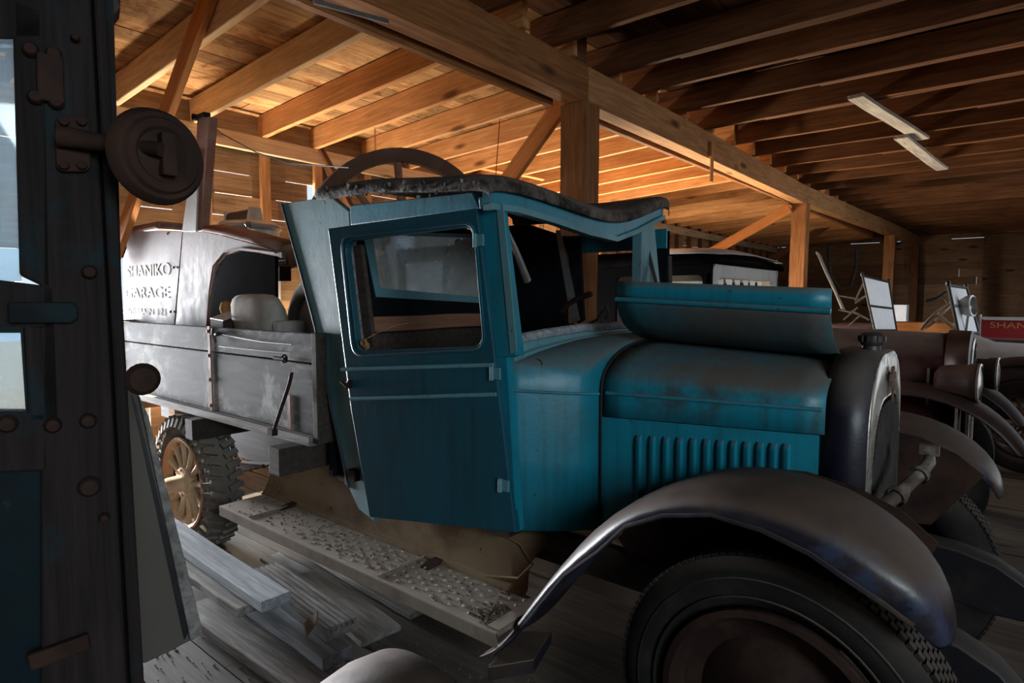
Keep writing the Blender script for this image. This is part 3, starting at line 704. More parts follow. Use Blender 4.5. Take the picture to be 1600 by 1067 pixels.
MB().tube([(XH0, 1.896, HB), (XH0, 1.896, 1.0), (XH0, 1.896, zb0)]+hood_half(XH0, 1.896, HB, zb0, zt0+.002)[3:], .006, 6).build('cowl_seam', 'black', TR, smooth=True)
# cowl lamp socket
c = U(835, 573, Y=1.73); m = MB(); m.lathe([(.030, -.008), (.034, 0), (.030, .006), (.022, .004), (.02, -.02)], c, (.2, -.8, .5), 20)
m.lathe([(.010, .01), (.008, -.01), (0, -.012)], c, (.2, -.8, .5), 10); m.build('cowl_lamp_socket', 'ironw', TR, smooth=True)
# ---- radiator shell
def arch(x, hw, zb, zt, r, n=8):
    pts = [Vector((x, YC-hw, zb)), Vector((x, YC-hw, zt-r))]
    for k in range(1, n): a = pi/2*k/n; pts.append(Vector((x, YC-hw+r-r*cos(a), zt-r+r*sin(a))))
    pts += [Vector((x, YC-hw+r, zt))]
    return pts+[mir(p) for p in pts[::-1]]
xr0, xr1 = XH1-.01, XH1+.112
a0 = arch(xr0, .322, .60, 1.382, .24); a1 = arch(xr1-.003, .316, .60, 1.376, .24); a2 = arch(xr1, .312, .61, 1.372, .235)
sh = MB().loft([a0, a1]).build('radiator_shell', 'radblack', TR, smooth=True, solid=.006, ang=60)
a3 = arch(xr1+.004, .270, .64, 1.235, .19); 
MB().loft([a1, a2, a3]).build('radiator_face', 'chrome', sh, smooth=True, solid=.004, ang=60)
MB().plate(a3, (), (-.03, 0, 0)).build('radiator_core', 'honey', sh)
m = MB()
for i in range(46):
    z = .66+i*.0125
    if z > 1.21: break
    hw = .268 if z < 1.045 else .268-.19*(1-sqrt(max(0, 1-((z-1.045)/.19)**2)))
    m.tube([(xr1+.006, YC-hw, z), (xr1+.006, YC, z+.004), (xr1+.006, YC+hw, z)], .002, 4)
for k in range(34): y = YC-.26+k*.01575; m.tube([(xr1+.007, y, .64), (xr1+.007, y, 1.22-.17*(abs(y-YC)/.27)**4)], .0015, 4)
tag(m.build('core_mesh', 'meshm', sh), kind='stuff')
MB().tube(a3, .0035, 6).build('core_edge', 'chrome', sh, smooth=True)
c = Vector((xr1-.05, YC, 1.38)); m = MB(); m.lathe([(.028, -.01), (.026, .014), (.034, .02), (.037, .028), (.037, .048), (.030, .056), (0, .06)], c, (0, 0, 1), 20)
for k in range(8): a = k*pi/4; m.box(c+Vector((cos(a)*.035, sin(a)*.035, .038)), (.010, .016, .020), Matrix.Rotation(a, 3, 'Z'))
m.build('radiator_cap', 'ironw', sh, smooth=True)
m = MB(); c = Vector((xr1+.012, YC-.01, 1.30))
m.plate([c+Vector((0, a_, b_)) for a_, b_ in ((-.05, .01), (-.02, .012), (-.018, .03), (.018, .03), (.02, .012), (.05, .01), (.05, -.012), (.02, -.013), (.018, -.035), (-.018, -.035), (-.02, -.013), (-.05, -.012))], (), (.006, 0, 0))
m.tube([c+Vector((.006, 0, -.03)), c+Vector((.004, 0, -.085))], .004, 6); m.build('radiator_badge', 'rust', sh)

# ---- cab
CY = 1.635
# cowl side edge / A post
dp = vplane((-1.365, 1.60), (-2.2, 1.50))
door_out = [U(*q, pl=dp) for q in ((512, 357), (744, 325), (805, 832), (577, 808), (548, 640))]
win = [U(*q, pl=dp) for q in ((538, 377), (738, 353), (754, 541), (558, 549))]
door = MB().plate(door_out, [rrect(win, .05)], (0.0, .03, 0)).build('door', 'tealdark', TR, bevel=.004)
fr = MB(); fr.tube(rrect([U(*q, pl=dp)+Vector((0, -.003, 0)) for q in ((533, 371), (742, 347), (759, 547), (553, 556))], .055), .006, 6, closed=True); fr.build('window_moulding', 'tealdark', door, smooth=True)
for (a_, b_, c_, d_) in ((534, 577, 772, 570), (548, 623, 776, 616)):
    MB().tube([U(a_, b_, pl=dp)+Vector((.003, -.003, 0)), U((a_+c_)/2, (b_+d_)/2, pl=dp)+Vector((0, -.003, 0)), U(c_, d_, pl=dp)+Vector((0, -.003, 0))], .008, 8).build('belt_moulding', 'tealpale', door, smooth=True)
for (x, y) in ((771, 583), (784, 757), (745, 376)):
    p = U(x, y, pl=dp)+Vector((0, -.010, 0)); MB().tube([p+Vector((0, 0, -.024)), p+Vector((0, 0, .024))], .008, 10).box(p+Vector((.018, .008, 0)), (.03, .008, .04)).build('hinge', 'tealpale', door, smooth=True)
p = U(547, 600, pl=dp); MB().lathe([(.018, 0), (.018, -.008), (.008, -.012), (.008, -.03), (0, -.03)], p, (0, 1, 0), 12).tube([p+Vector((-.02, -.03, .012)), p+Vector((.022, -.03, -.01))], .007, 6).build('door_handle', 'rustdark', door, smooth=True)
# wooden window slat inside the door opening
MB().plate([U(*q, Y=1.60) for q in ((552, 385), (563, 382), (583, 540), (568, 545))], (), (0, .02, 0)).build('window_slat', 'darkwood', door)
MB().plate([U(*q, Y=1.585) for q in ((539, 378), (545, 377), (566, 545), (560, 547))], (), (0, .02, 0)).build('window_channel', 'grey', door)
# rope tied on the door
m = MB(); m.tube([U(x, y, Y=1.535) for x, y in ((572, 530), (560, 545), (559, 560), (562, 585), (568, 608), (572, 612), (573, 600), (570, 560), (573, 540), (566, 532))], .0045, 6)
m.tube([U(x, y, Y=1.55) for x, y in ((575, 528), (590, 520), (620, 508), (636, 505))], .0015, 4)
for k in range(4): c = U(572, 540, Y=1.53); m.tube([c+Vector((cos(a_)*.018, -.004*k, sin(a_)*.012+.004*k)) for a_ in [i*pi/4 for i in range(8)]], .005, 5, closed=True)
tag(m.build('rope', 'rope'), 'Frayed brown rope looped over the teal door window sill', 'rope')
# A post near
MB().plate([U(*q, Y=CY-.02) for q in ((747, 308), (776, 305), (806, 556), (775, 560), (806, 838), (803, 832))][:4], (), (.0, .05, 0)).build('front_pillar', 'teal', TR, bevel=.004)
MB().plate([U(*q, Y=CY-.024) for q in ((774, 314), (786, 318), (808, 550), (797, 553))], (), (0, .004, 0)).build('pillar_face', 'tealpale', TR, bevel=.002)
# lower cowl edge filler down to sill
MB().plate([Vector((-1.36, 1.622, 1.36)), Vector((-1.40, 1.622, 1.36)), Vector((-1.40, 1.622, .73)), Vector((-1.31, 1.622, .73))], (), (0, .04, 0)).build('hinge_pillar', 'teal', TR)
# body sill
for y_ in (1.70, 2.90): MB().box((-1.88, y_, .70), (1.0, .08, .04)).build('sill', 'black', TR)
# rear quarter
MB().plate([U(*q, Y=CY) for q in ((440, 318), (517, 307), (545, 330), (562, 560), (585, 815), (560, 795), (545, 762), (517, 640), (492, 510))], (), (0, .03, 0)).build('rear_quarter', 'tealpale', TR, bevel=.003)
MB().tube([U(x, y, Y=CY-.003) for x, y in ((440, 318), (466, 412), (492, 510), (517, 640), (545, 762))], .006, 6).build('quarter_edge', 'black', TR, smooth=True)
MB().plate([mir(U(*q, Y=CY)) for q in ((470, 318), (540, 307), (600, 330), (610, 560), (605, 815), (560, 795), (545, 762), (517, 640), (500, 510))], (), (0, -.03, 0)).build('rear_quarter', 'inner', TR)
# door header, side
MB().plate([U(*q, Y=CY-.01) for q in ((546, 321), (738, 300), (750, 326), (548, 352))], (), (0, .04, 0)).build('side_header', 'teal', TR, bevel=.004)
MB().box((-2.0, 2.985, 1.86), (1.2, .04, .10)).build('side_header', 'teal', TR)
# roof: near edge, front edge with the sag
XF = -1.40
fe = [U(760, 290, X=XF), U(800, 296, X=XF), U(860, 316, X=XF), U(915, 337, X=XF), U(958, 349, X=XF), U(990, 338, X=XF), U(1022, 322, X=XF), U(1033, 318, X=XF)]
zN = fe[0].z; ys = [p.y for p in fe]; zs = [p.z for p in fe]
secs = []; nx = 9
re = U(517, 310, Y=1.60)
for i in range(nx):
    t = i/(nx-1); x = lerp(XF+.02, re.x-.05, t); k = max(0, 1-t*1.6); sec = []
    for j, (y, z) in enumerate(zip(ys, zs)):
        cen = 1-((y-2.3)/.75)**2
        zz = lerp(lerp(re.z+.005, zN+.04, 1-t), z, k)+max(0, cen)*.03*(1-k)
        sec.append(Vector((x, y, zz+.045+random.uniform(-.003, .003))))
    y0, y1 = ys[0], ys[-1]
    sec = [Vector((x, y0-.02, sec[0].z-.065+random.uniform(-.004, .004))), Vector((x, y0-.025, sec[0].z-.025)), Vector((x, y0-.005, sec[0].z-.005))]+sec[1:-1]+[Vector((x, y1+.01, sec[-1].z)), Vector((x, y1+.03, sec[-1].z-.03)), Vector((x, y1+.02, sec[-1].z-.06))]
    secs.append(sec)
f0 = [Vector((XF+.035, p.y, p.z-.025)) for p in secs[0]]; f1 = [Vector((XF+.03, p.y, min(p.z-.06, p.z-.06))) for p in secs[0]]
roof = MB().loft([f1, f0]+secs).build('roof', 'fabric', TR, smooth=True, solid=.012, sub=1, ang=70)
rag = MB()
for k in range(40):
    t = random.random(); x = lerp(re.x, XF, t); z = lerp(re.z, zN, t)
    rag.box((x, ys[0]-.03, z+random.uniform(-.03, .04)), (random.uniform(.005, .02), .004, random.uniform(.005, .016)), Euler((random.uniform(-.4, .4), random.uniform(-.5, .5), 0)).to_matrix())
tag(rag.build('torn_edge', 'fabric', roof), kind='stuff')
# windscreen header, following the sag
def band(dz0, dz1, x0, th, n0=0):
    m = MB(); secs = []
    for p in fe[n0:]:
        secs.append([Vector((x0, p.y, p.z+dz0)), Vector((x0, p.y, p.z+dz1)), Vector((x0-th, p.y, p.z+dz1)), Vector((x0-th, p.y, p.z+dz0))])
    return m.loft(secs, closed=True, capends=True)
band(.0, -.062, XF+.012, .03).build('windscreen_header', 'teal', TR, smooth=True, ang=50)
band(-.060, -.082, XF+.025, .04).build('drip_rail', 'tealpale', TR, smooth=True, ang=50)
# windscreen sill
s0, s1 = U(806, 530, X=-1.38), U(975, 508, X=-1.38)
MB().tube([U(806, 530, X=-1.38), U(850, 521, X=-1.38), U(910, 512, X=-1.38), U(975, 508, X=-1.38), U(1040, 508, X=-1.38)], .018, 8).build('windscreen_sill', 'greyblue', TR, smooth=True)
cr = [U(x, y, X=-1.36) for x, y in ((800, 562), (840, 548), (900, 532), (960, 522), (1010, 518))]
m = MB().tube(cr, .012, 8)
m.build('cowl_roll', 'tealpale', TR, smooth=True)
m = MB().loft([[U(806, 532, X=-1.385), U(850, 523, X=-1.385), U(910, 514, X=-1.385), U(975, 509, X=-1.385), U(1040, 509, X=-1.385)], [p+Vector((-.01, 0, 0)) for p in cr]])
m.build('cowl_top_band', 'tealpale', TR, smooth=True, solid=.006)
# far A post and stay rods
MB().plate([U(*q, X=-1.40) for q in ((1003, 345), (1022, 342), (1032, 452), (1020, 500), (1000, 500))], (), (-.05, 0, 0)).build('front_pillar', 'tealpale', TR, bevel=.003)
MB().tube([U(1002, 350, X=-1.45), U(1026, 445, X=-1.36)], .010, 6).build('windscreen_stay', 'ironw', TR)
MB().tube([U(781, 338, X=-1.40), U(805, 390, X=-1.43), U(824, 438, X=-1.46)], [.010, .012, .016], 8).build('windscreen_stay', 'steel', TR, smooth=True)
MB().tube([U(1046, 400, X=-1.2), U(1047, 450, X=-1.2)], .011, 8).build('windscreen_stub', 'ironw', TR, smooth=True)
# far side: door with open window
zbelt = 1.40
MB().plate([Vector(q) for q in ((-2.35, 2.975, .68), (-1.40, 2.975, .68), (-1.40, 2.975, 1.90), (-2.35, 2.975, 1.90))],
           [rrect([Vector(q) for q in ((-2.12, 2.975, 1.40), (-1.46, 2.975, 1.40), (-1.46, 2.975, 1.82), (-2.12, 2.975, 1.82))], .04)], (0, .03, 0)).build('door', 'inner', TR)
MB().plate([U(*q, Y=2.93) for q in ((868, 360), (876, 360), (905, 500), (893, 505))], (), (0, .015, 0)).build('window_frame_bar', 'steel', TR)
MB().plate([U(*q, Y=2.94) for q in ((884, 372), (905, 372), (912, 500), (902, 505))], (), (0, .02, 0)).build('window_frame_bar', 'inner', TR)
# rear wall with window
XB = -2.47
w = [U(*q, X=XB) for q in ((580, 366), (748, 372), (748, 464), (592, 450))]
MB().plate([Vector((XB, 1.66, .7)), Vector((XB, 2.97, .7)), Vector((XB, 2.97, 1.95)), Vector((XB, 1.66, 1.95))], [w], (-.03, 0, 0)).build('rear_wall', 'inner', TR)
MB().plate([U(*q, X=XB+.012) for q in ((567, 360), (760, 366), (760, 474), (588, 464))], [[p+Vector((.012, 0, 0)) for p in rrect(w, .02)]], (-.01, 0, 0)).build('rear_window_frame', 'tealpale', TR, bevel=.002)
MB().plate(w, (), (-.005, 0, 0)).build('rear_window_glass', 'glass', TR)
beam('tie_plank', U(588, 506, X=-2.40)-Vector((0, .1, 0)), U(752, 500, X=-2.40)+Vector((0, .3, 0)), .03, .075, 'plankwood', TR)
m = MB().box((-2.15, 2.3, .95), (.5, 1.1, .12)).box((-2.38, 2.3, 1.10), (.1, 1.1, .22)); m.build('seat', 'rustdark', TR, bevel=.03)
MB().box((-1.95, 2.3, .70), (1.0, 1.25, .03)).build('cab_floor', 'darkwood', TR)
MB().box((-1.42, 2.3, 1.0), (.02, 1.3, .6)).build('firewall', 'inner', TR)
# broken steering wheel
m = MB(); m.tube([U(x, y, Y=2.45) for x, y in ((878, 487), (888, 475), (905, 465), (924, 459))], .014, 8); m.build('steering_wheel_fragment', 'rustdark', TR, smooth=True)
m = MB(); m.tube([U(x, y, Y=2.55) for x, y in ((915, 508), (932, 500), (942, 485), (948, 478), (951, 488), (946, 498))], .007, 6); m.build('steering_column', 'ironw', TR, smooth=True)

# ---- wooden bed
BY = 1.60
bx0, bx1 = -5.15, U(487, 560, Y=BY).x
zt, zbb = 1.385, .885
bs = MB()
for i, (z0, z1) in enumerate(((zbb+.015, 1.24), (1.245, zt))):
    bs.box(((bx0+bx1)/2, BY+.02, (z0+z1)/2), (bx1-bx0, .035, z1-z0-.003))
bs.build('bed_side_board', 'bedwood', TR, bevel=.004)
MB().box(((bx0+bx1)/2, BY+.01, zbb-.01), (bx1-bx0+.02, .08, .045)).build('bed_rail', 'grey', TR, bevel=.004)
MB().box(((bx0+bx1)/2, 3.0, (zt+zbb)/2), (bx1-bx0, .035, zt-zbb)).build('bed_side_board', 'bedwood', TR, bevel=.004)
MB().box(((bx0+bx1)/2, 2.3, zbb-.0), (bx1-bx0, 1.40, .03)).build('bed_floor', 'grey', TR)
MB().box((bx1+.05, 2.3, 1.13), (.04, 1.44, .52)).build('bed_front_board', 'darkwood', TR, bevel=.004)
MB().box((bx0, 2.3, 1.13), (.04, 1.40, .52)).build('tailgate', 'bedwood', TR, bevel=.004)
for (px0, y0) in ((330, 1.58), (190, 1.58)):
    x = U(px0, 580, Y=BY).x
    b_ = MB().box((x, BY-.004, 1.14), (.028, .008, .50))
    for z in (.93, 1.08, 1.22, 1.36): b_.lathe([(.011, 0), (.009, -.008), (0, -.010)], (x, BY-.008, z), (0, 1, 0), 8)
    b_.build('iron_strap', 'rustlight', TR)
x = U(452, 580, Y=BY).x; MB().box((x, BY-.004, .99), (.025, .008, .17)).build('iron_strap', 'rustlight', TR)
m = MB(); c = U(337, 522, Y=BY-.01); m.tube([c+Vector((-.01, -.01, .03)), c+Vector((0, -.02, .0)), c+Vector((.01, -.01, -.05))], .009, 6); m.box(c, (.05, .02, .02)); m.build('hook', 'ironw', TR)
m = MB(); m.tube([U(x, y, Y=BY-.006) for x, y in ((342, 521), (375, 528), (410, 534), (456, 538))], .003, 5); m.tube([U(x, y, Y=BY-.006) for x, y in ((342, 541), (380, 545), (420, 549), (458, 552))], .002, 5); m.build('wire', 'ironw', TR)
c = U(443, 560, Y=BY-.01); m = MB().tube([c+Vector((-.07, -.01, 0)), c+Vector((.03, -.01, 0))], .009, 6).lathe([(.022, -.012), (.022, .0)], c+Vector((.02, 0, 0)), (0, 1, 0), 6); m.build('latch', 'rustdark', TR)
m = MB().tube([U(456, 582, Y=BY-.02), U(452, 600, Y=BY-.03), U(428, 672, Y=1.50)], .009, 8); m.box(U(426, 675, Y=1.50), (.04, .03, .03)); m.build('bed_stay_rod', 'rustdark', TR, smooth=True)
# cross beams under the bed
for x, y0, h in ((U(300, 660, Y=1.52).x, 1.50, .12), (U(425, 692, Y=1.46).x+.03, 1.45, .13)):
    MB().box((x, (y0+3.0)/2, .79), (.10, 3.0-y0, h)).build('bed_cross_beam', 'darkwood', TR, bevel=.006)
for x in (-4.9, -4.2): MB().box((x, 2.3, .80), (.10, 1.36, .10)).build('bed_cross_beam', 'pine', TR, bevel=.006)
for y in (1.95, 2.65): MB().box(((bx0+bx1)/2, y, .68), (bx1-bx0, .08, .11)).build('bed_sill_beam', 'darkwood', TR)
MB().box(U(553, 742, Y=1.62), (.05, .03, .05)).build('body_block', 'rustdark', TR)

# ================================================================== CARGO AND SHELL IN THE BED
SH = thing('car_body_shell', (-4.4, 1.85, .9), 'Faded pink and white garage service car body with hand lettering, left', 'car body')
SY = 1.74
def S_(x, y, Y=SY): return U(x, y, Y=Y)
MB().plate([S_(*q) for q in ((191, 361), (285, 361), (272, 508), (194, 508))], (), (0, .02, 0)).build('lettered_door', 'pinkpanel', SH, bevel=.003)
MB().plate([S_(*q) for q in ((286, 362), (318, 362), (345, 368), (440, 394), (440, 403), (432, 400), (400, 394), (374, 391), (354, 398), (340, 415), (331, 450), (325, 480), (322, 512), (274, 512))], (), (0, .02, 0)).build('side_panel', 'pinkpanel', SH)
MB().loft([[S_(x, y), S_(x, y)+Vector((0, .03, .035)), S_(x, y)+Vector((0, .12, .05))] for x, y in ((290, 362), (318, 361), (345, 366), (390, 378), (435, 392))]).build('scuttle_top', 'rustlight', SH, smooth=True, solid=.006)
MB().plate([S_(*q, Y=1.90) for q in ((310, 372), (430, 396), (430, 530), (310, 530))], (), (0, .02, 0)).build('inner_panel', 'inner', SH)
MB().tube([S_(*q, Y=SY-.006) for q in ((323, 508), (327, 455), (333, 415), (350, 394), (378, 388), (430, 395))], .006, 6).build('arch_bead', 'rustlight', SH, smooth=True)
MB().plate([S_(*q) for q in ((308, 182), (328, 182), (314, 362), (299, 362))], (), (0, .05, 0)).build('windscreen_post', 'rustlight', SH, bevel=.005)
MB().plate([S_(*q, Y=SY-.012) for q in ((284, 362), (301, 240), (310, 240), (306, 362))], (), (0, .012, 0)).build('post_foot', 'lightgrey', SH, bevel=.003)
m = MB().box(S_(318, 182), (.10, .04, .03)); m.lathe([(.02, -.03), (.02, .02)], S_(309, 184), (0, 1, 0), 8); m.build('post_bracket', 'rustdark', SH)
MB().box(S_(258, 358, Y=1.95), (.5, .3, .06)).build('seat_back', 'maroon', SH, bevel=.02)
m = MB().tube([S_(178, 385, Y=1.68), S_(195, 386, Y=1.70)], .008, 6).tube([S_(196, 374, Y=1.71), S_(196, 388, Y=1.71), S_(191, 402, Y=1.71)], .007, 6); m.build('door_handle', 'rustdark', SH, smooth=True)
for (x, y) in ((271, 418), (277, 418), (266, 487), (272, 487), (200, 366), (262, 365)): MB().lathe([(.008, 0), (.006, -.006), (0, -.007)], S_(x, y), (0, 1, 0), 6).build('rivet', 'ironw', SH)
def text(body, corner, wid, hgt, mat, parent, name='lettering', ydir=None, th=.001):
    cu = bpy.data.curves.new(name, 'FONT'); cu.body = body; cu.extrude = th; cu.size = 1
    t = bpy.data.objects.new(name, cu); COL.objects.link(t)
    dg = bpy.context.evaluated_depsgraph_get(); me = bpy.data.meshes.new_from_object(t.evaluated_get(dg)); COL.objects.unlink(t); bpy.data.objects.remove(t)
    xs = [v.co.x for v in me.vertices]; ys_ = [v.co.y for v in me.vertices]
    sx = wid/(max(xs)-min(xs)); sy_ = hgt/(max(ys_)-min(ys_))
    x0, y0 = min(xs), min(ys_)
    for v in me.vertices: v.co = Vector(((v.co.x-x0)*sx, -v.co.z, (v.co.y-y0)*sy_))
    me.materials.append(M[mat]); o = bpy.data.objects.new(name, me); COL.objects.link(o)
    o.parent = parent; o.location = Vector(corner)-wloc(parent); return o
for (s_, x0, x1, yb, h) in (('SHANIKO', 198, 266, 430, .085), ('GARAGE', 196, 264, 466, .08), ('PHONE MAIN 121', 180, 258, 493, .048)):
    a_, b_ = S_(x0, yb, SY-.003), S_(x1, yb, SY-.003); text(s_, (a_.x, a_.y, b_.z), b_.x-a_.x, h, 'paintwhite', SH, th=.0006)
# cargo
t = thing('tin_drum', (0, 0, 0), 'Large round tin drum with knobbed lid behind the pink scuttle', 'drum'); c = U(390, 362, Y=2.2); t.location = (c.x, c.y, .92)
MB().lathe([(.0, .0), (.20, .0), (.20, c.z-.92), (.22, c.z-.90), (.20, c.z-.88)], (c.x, c.y, .92), (0, 0, 1), 32).build('drum_body', 'tin', t, smooth=True)
MB().lathe([(.215, c.z-.885), (.19, c.z-.86), (.05, c.z-.84), (0, c.z-.84)], (c.x, c.y, .92), (0, 0, 1), 32).build('drum_lid', 'tin', t, smooth=True)
p = U(388, 350, Y=1.93); m = MB().tube([p+Vector((0, 0, -.12)), p], .005, 6).lathe([(.0, -.022), (.016, -.015), (.022, 0), (.016, .015), (0, .022)], p, (0, 0, 1), 12)
tag(m.build('lever_knob', 'steel', smooth=True), 'Thin lever with round knob standing before the tin drum', 'lever')
t = thing('hand_winch', (0, 0, 0), 'Old cast winch with horizontal roller behind the tin drum', 'winch'); c = U(375, 345, Y=2.5); t.location = (c.x, c.y, c.z-.6)
MB().tube([c+Vector((-.16, 0, .03)), c+Vector((.22, 0, .03))], .05, 14).build('roller', 'ironw', t, smooth=True)
for dx in (-.17, .23):
    MB().plate([c+Vector((dx, a_, b_)) for a_, b_ in ((-.09, -.14), (.09, -.14), (.05, .09), (-.05, .09))], (), (.03, 0, 0)).build('winch_frame', 'canvas', t, bevel=.01)
MB().box(c+Vector((.03, 0, -.13)), (.45, .2, .04)).build('winch_base', 'plankwood', t); MB().tube([c+Vector((-.17, 0, .03)), c+Vector((-.26, 0, .03)), c+Vector((-.28, 0, -.06))], .014, 8).build('crank', 'rustdark', t)
MB().box(c+Vector((.03, 0, -.37)), (.3, .14, .44)).build('winch_pedestal', 'darkwood', t)
t = thing('bucket_seat', (0, 0, 0), 'Worn grey canvas covered seat standing in the bed by tyres', 'seat'); a_, b_ = U(360, 462, Y=1.70), U(428, 500, Y=1.70); t.location = ((a_.x+b_.x)/2, 1.78, .92)
secs = []
for k, x in enumerate((a_.x, a_.x+.08, (a_.x+b_.x)/2, b_.x+.02)):
    z1 = lerp(a_.z, a_.z-.0, k/3); z0 = lerp(a_.z-.10, .92, min(1, k/1.6)); r_ = .02
    secs.append([Vector((x, 1.68, z0)), Vector((x, 1.67, z1-.03)), Vector((x, 1.70, z1)), Vector((x, 1.76, z1+.015)), Vector((x, 1.84, z1)), Vector((x, 1.85, z0))])
MB().loft(secs, closed=True, capends=True).build('seat_cushion', 'canvas', t, smooth=True, sub=1, ang=180)
MB().box(((b_.x+.02), 1.78, 1.18), (.06, .18, .50)).build('seat_back', 'canvas', t, bevel=.02)
m = MB().lathe([(0, -.05), (.03, -.035), (.04, 0), (.03, .035), (0, .05)], U(354, 482, Y=1.74), (0, 0, 1), 10)
tag(m.build('tuft', 'fur', smooth=True), 'Tuft of brown stuffing on the left end of the canvas seat', 'stuffing', kind='stuff')
t = thing('tin_box', (0, 0, 0), 'Open dark tin box on the bed edge under the seat', 'box'); c = U(352, 506, Y=1.68); t.location = (c.x, c.y, c.z-.03)
MB().box(c, (.16, .10, .05)).build('box_body', 'darkwood', t, bevel=.004); MB().plate([c+Vector(q) for q in ((-.08, -.05, .03), (.08, -.05, .02), (.09, .05, .06), (-.06, .05, .07))], (), (0, 0, .004)).build('box_lid', 'tin', t)
# tyres and ring standing behind the cab
def tyre_ob(name, c, R, r, axis, mat, lab, cat):
    m = MB(); h = r
    m.lathe([(R-2*r, 0), (R-1.7*r, -h*.8), (R-r, -h), (R-.3*r, -h*.75), (R, -h*.25), (R, h*.25), (R-.3*r, h*.75), (R-r, h), (R-1.7*r, h*.8), (R-2*r, 0)], c, axis, 44)
    return tag(m.build(name, mat, smooth=True), lab, cat)
c = U(507, 545, Y=1.86); t = thing('spare_wheel', (c.x, c.y, .92), 'Dusty grey spare wheel with worn tyre standing in the bed against cab', 'wheel')
m = MB(); m.lathe([(.40-2*.055, 0), (.40-1.7*.055, -.044), (.345, -.055), (.3835, -.041), (.40, -.014), (.40, .014), (.3835, .041), (.345, .055), (.3065, .044), (.29, 0)], c, (.12, 1, .05), 44); m.build('tyre', 'dustrubber', t, smooth=True)
MB().lathe([(.30, -.02), (.27, -.03), (.2, -.01), (.08, -.02), (0, -.02)], c, (.12, 1, .05), 32).build('wheel_disc', 'steel', t, smooth=True, solid=.004)
tyre_ob('wooden_felloe_ring', U(528, 455, Y=2.08), .42, .03, (.15, 1, .10), 'grey', 'Tall thin grey wooden ring leaning behind the loose tyre', 'ring')
MB().plate([U(*q, Y=2.2) for q in ((430, 372), (462, 370), (462, 415), (430, 425))], (), (.02, .04, 0)).build('seat_plate', 'steel', bevel=.01); tag(S.objects['seat_plate'], 'Dark grey rounded metal plate upright beside the wooden ring', 'plate')
m = MB().tube([U(x, y, Y=2.05) for x, y in ((431, 420), (430, 408), (448, 406), (448, 414))], .007, 6); m.box(U(440, 428, Y=2.08), (.09, .08, .09)); tag(m.build('pump', 'rustdark', bevel=.01), 'Small dark pump with a wire handle below the metal plate', 'pump')
# large spoked wheel
WC = U(632, 392, X=-2.88); t = thing('large_spoked_wheel', (WC.x, WC.y, .92), 'Large dark rimmed wooden wheel with round spokes standing behind cab', 'wheel')
ax = Vector((1.0, -.45, -.12)).normalized(); R = .60
MB().lathe([(R-.075, -.035), (R-.02, -.05), (R, -.045), (R, .045), (R-.02, .05), (R-.075, .035), (R-.085, 0), (R-.075, -.035)], WC, ax, 72).build('wheel_rim', 'rust', t, smooth=True)
tt = Vector((0, 0, 1)); uu = (tt-ax*tt.dot(ax)).normalized(); vv = ax.cross(uu)
for k in range(10):
    a_ = 2*pi*k/10+.10; q = uu*cos(a_)+vv*sin(a_); MB().tube([WC+q*.07, WC+q*.3, WC+q*(R-.07)], [.03, .022, .024], 10).build('wheel_spoke', 'plankwood', t, smooth=True)
MB().lathe([(0, -.1), (.07, -.1), (.09, 0), (.07, .1), (0, .1)], WC, ax, 20).build('hub', 'rustdark', t, smooth=True)
# chain and red cord hanging above
m = MB()
for k in range(9): c = Vector((U(586, 200, Y=3.455).x, 3.455, 3.0+(U(586, 200, Y=3.455).x-XL)*SL))+Vector((0, 0, -.035*k)); m.tube([c+Vector((cos(a_)*.009*(k % 2), cos(a_)*.009*((k+1) % 2), sin(a_)*.02)) for a_ in [i*pi/3 for i in range(6)]], .003, 4, closed=True)
tag(m.build('chain', 'rustlight'), 'Short rusty chain hanging from a joist above the big wheel', 'chain')
m = MB().tube([Vector((U(781, 240, Y=4.05).x, 4.05, 3.08)), U(774, 285, Y=4.05)], .004, 5); tag(m.build('red_cord', 'red'), 'Thin red cord hanging beside the orange brace', 'cord')

# ================================================================== FOREGROUND WOODEN CAB AT THE LEFT
d0 = 1.08
def at(px, py, d=d0):
    r = _fw+_rt*((px-800)/FPX)-_up*((py-533.5)/FPX); h = Vector((r.x, r.y, 0))
    return U(px, py, pl=(Vector((FN.x, FN.y, 0))*d, FN))
FN = Vector((sin(radians(-74)), cos(radians(-74)), 0))
FWc = thing('wooden_cab', (at(80, 1000).x, at(80, 1000).y, 0), 'Dark weathered wooden cab front with bolts and glass, at far left', 'cab')
dv = FN*.05
def FP(pts, d=d0): return [at(x, y, d) for x, y in pts]
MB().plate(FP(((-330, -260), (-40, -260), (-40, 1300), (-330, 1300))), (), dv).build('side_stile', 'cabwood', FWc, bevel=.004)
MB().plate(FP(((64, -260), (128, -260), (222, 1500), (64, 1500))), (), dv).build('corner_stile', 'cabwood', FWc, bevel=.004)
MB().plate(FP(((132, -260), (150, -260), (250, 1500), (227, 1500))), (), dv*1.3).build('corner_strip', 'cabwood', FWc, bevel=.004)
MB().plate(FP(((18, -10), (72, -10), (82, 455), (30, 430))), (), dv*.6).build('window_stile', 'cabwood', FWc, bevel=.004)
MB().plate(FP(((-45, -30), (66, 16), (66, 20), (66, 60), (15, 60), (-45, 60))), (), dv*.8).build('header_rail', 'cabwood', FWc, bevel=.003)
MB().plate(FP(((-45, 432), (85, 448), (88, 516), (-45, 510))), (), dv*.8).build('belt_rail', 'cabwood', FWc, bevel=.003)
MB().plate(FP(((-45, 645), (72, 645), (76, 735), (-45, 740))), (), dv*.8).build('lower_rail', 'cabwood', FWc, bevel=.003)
MB().plate(FP(((-45, 510), (36, 510), (44, 648), (-45, 648))), [FP(((-40, 520), (32, 520), (40, 642), (-40, 642)))], dv*.4).build('lower_window_frame', 'cabwood', FWc)
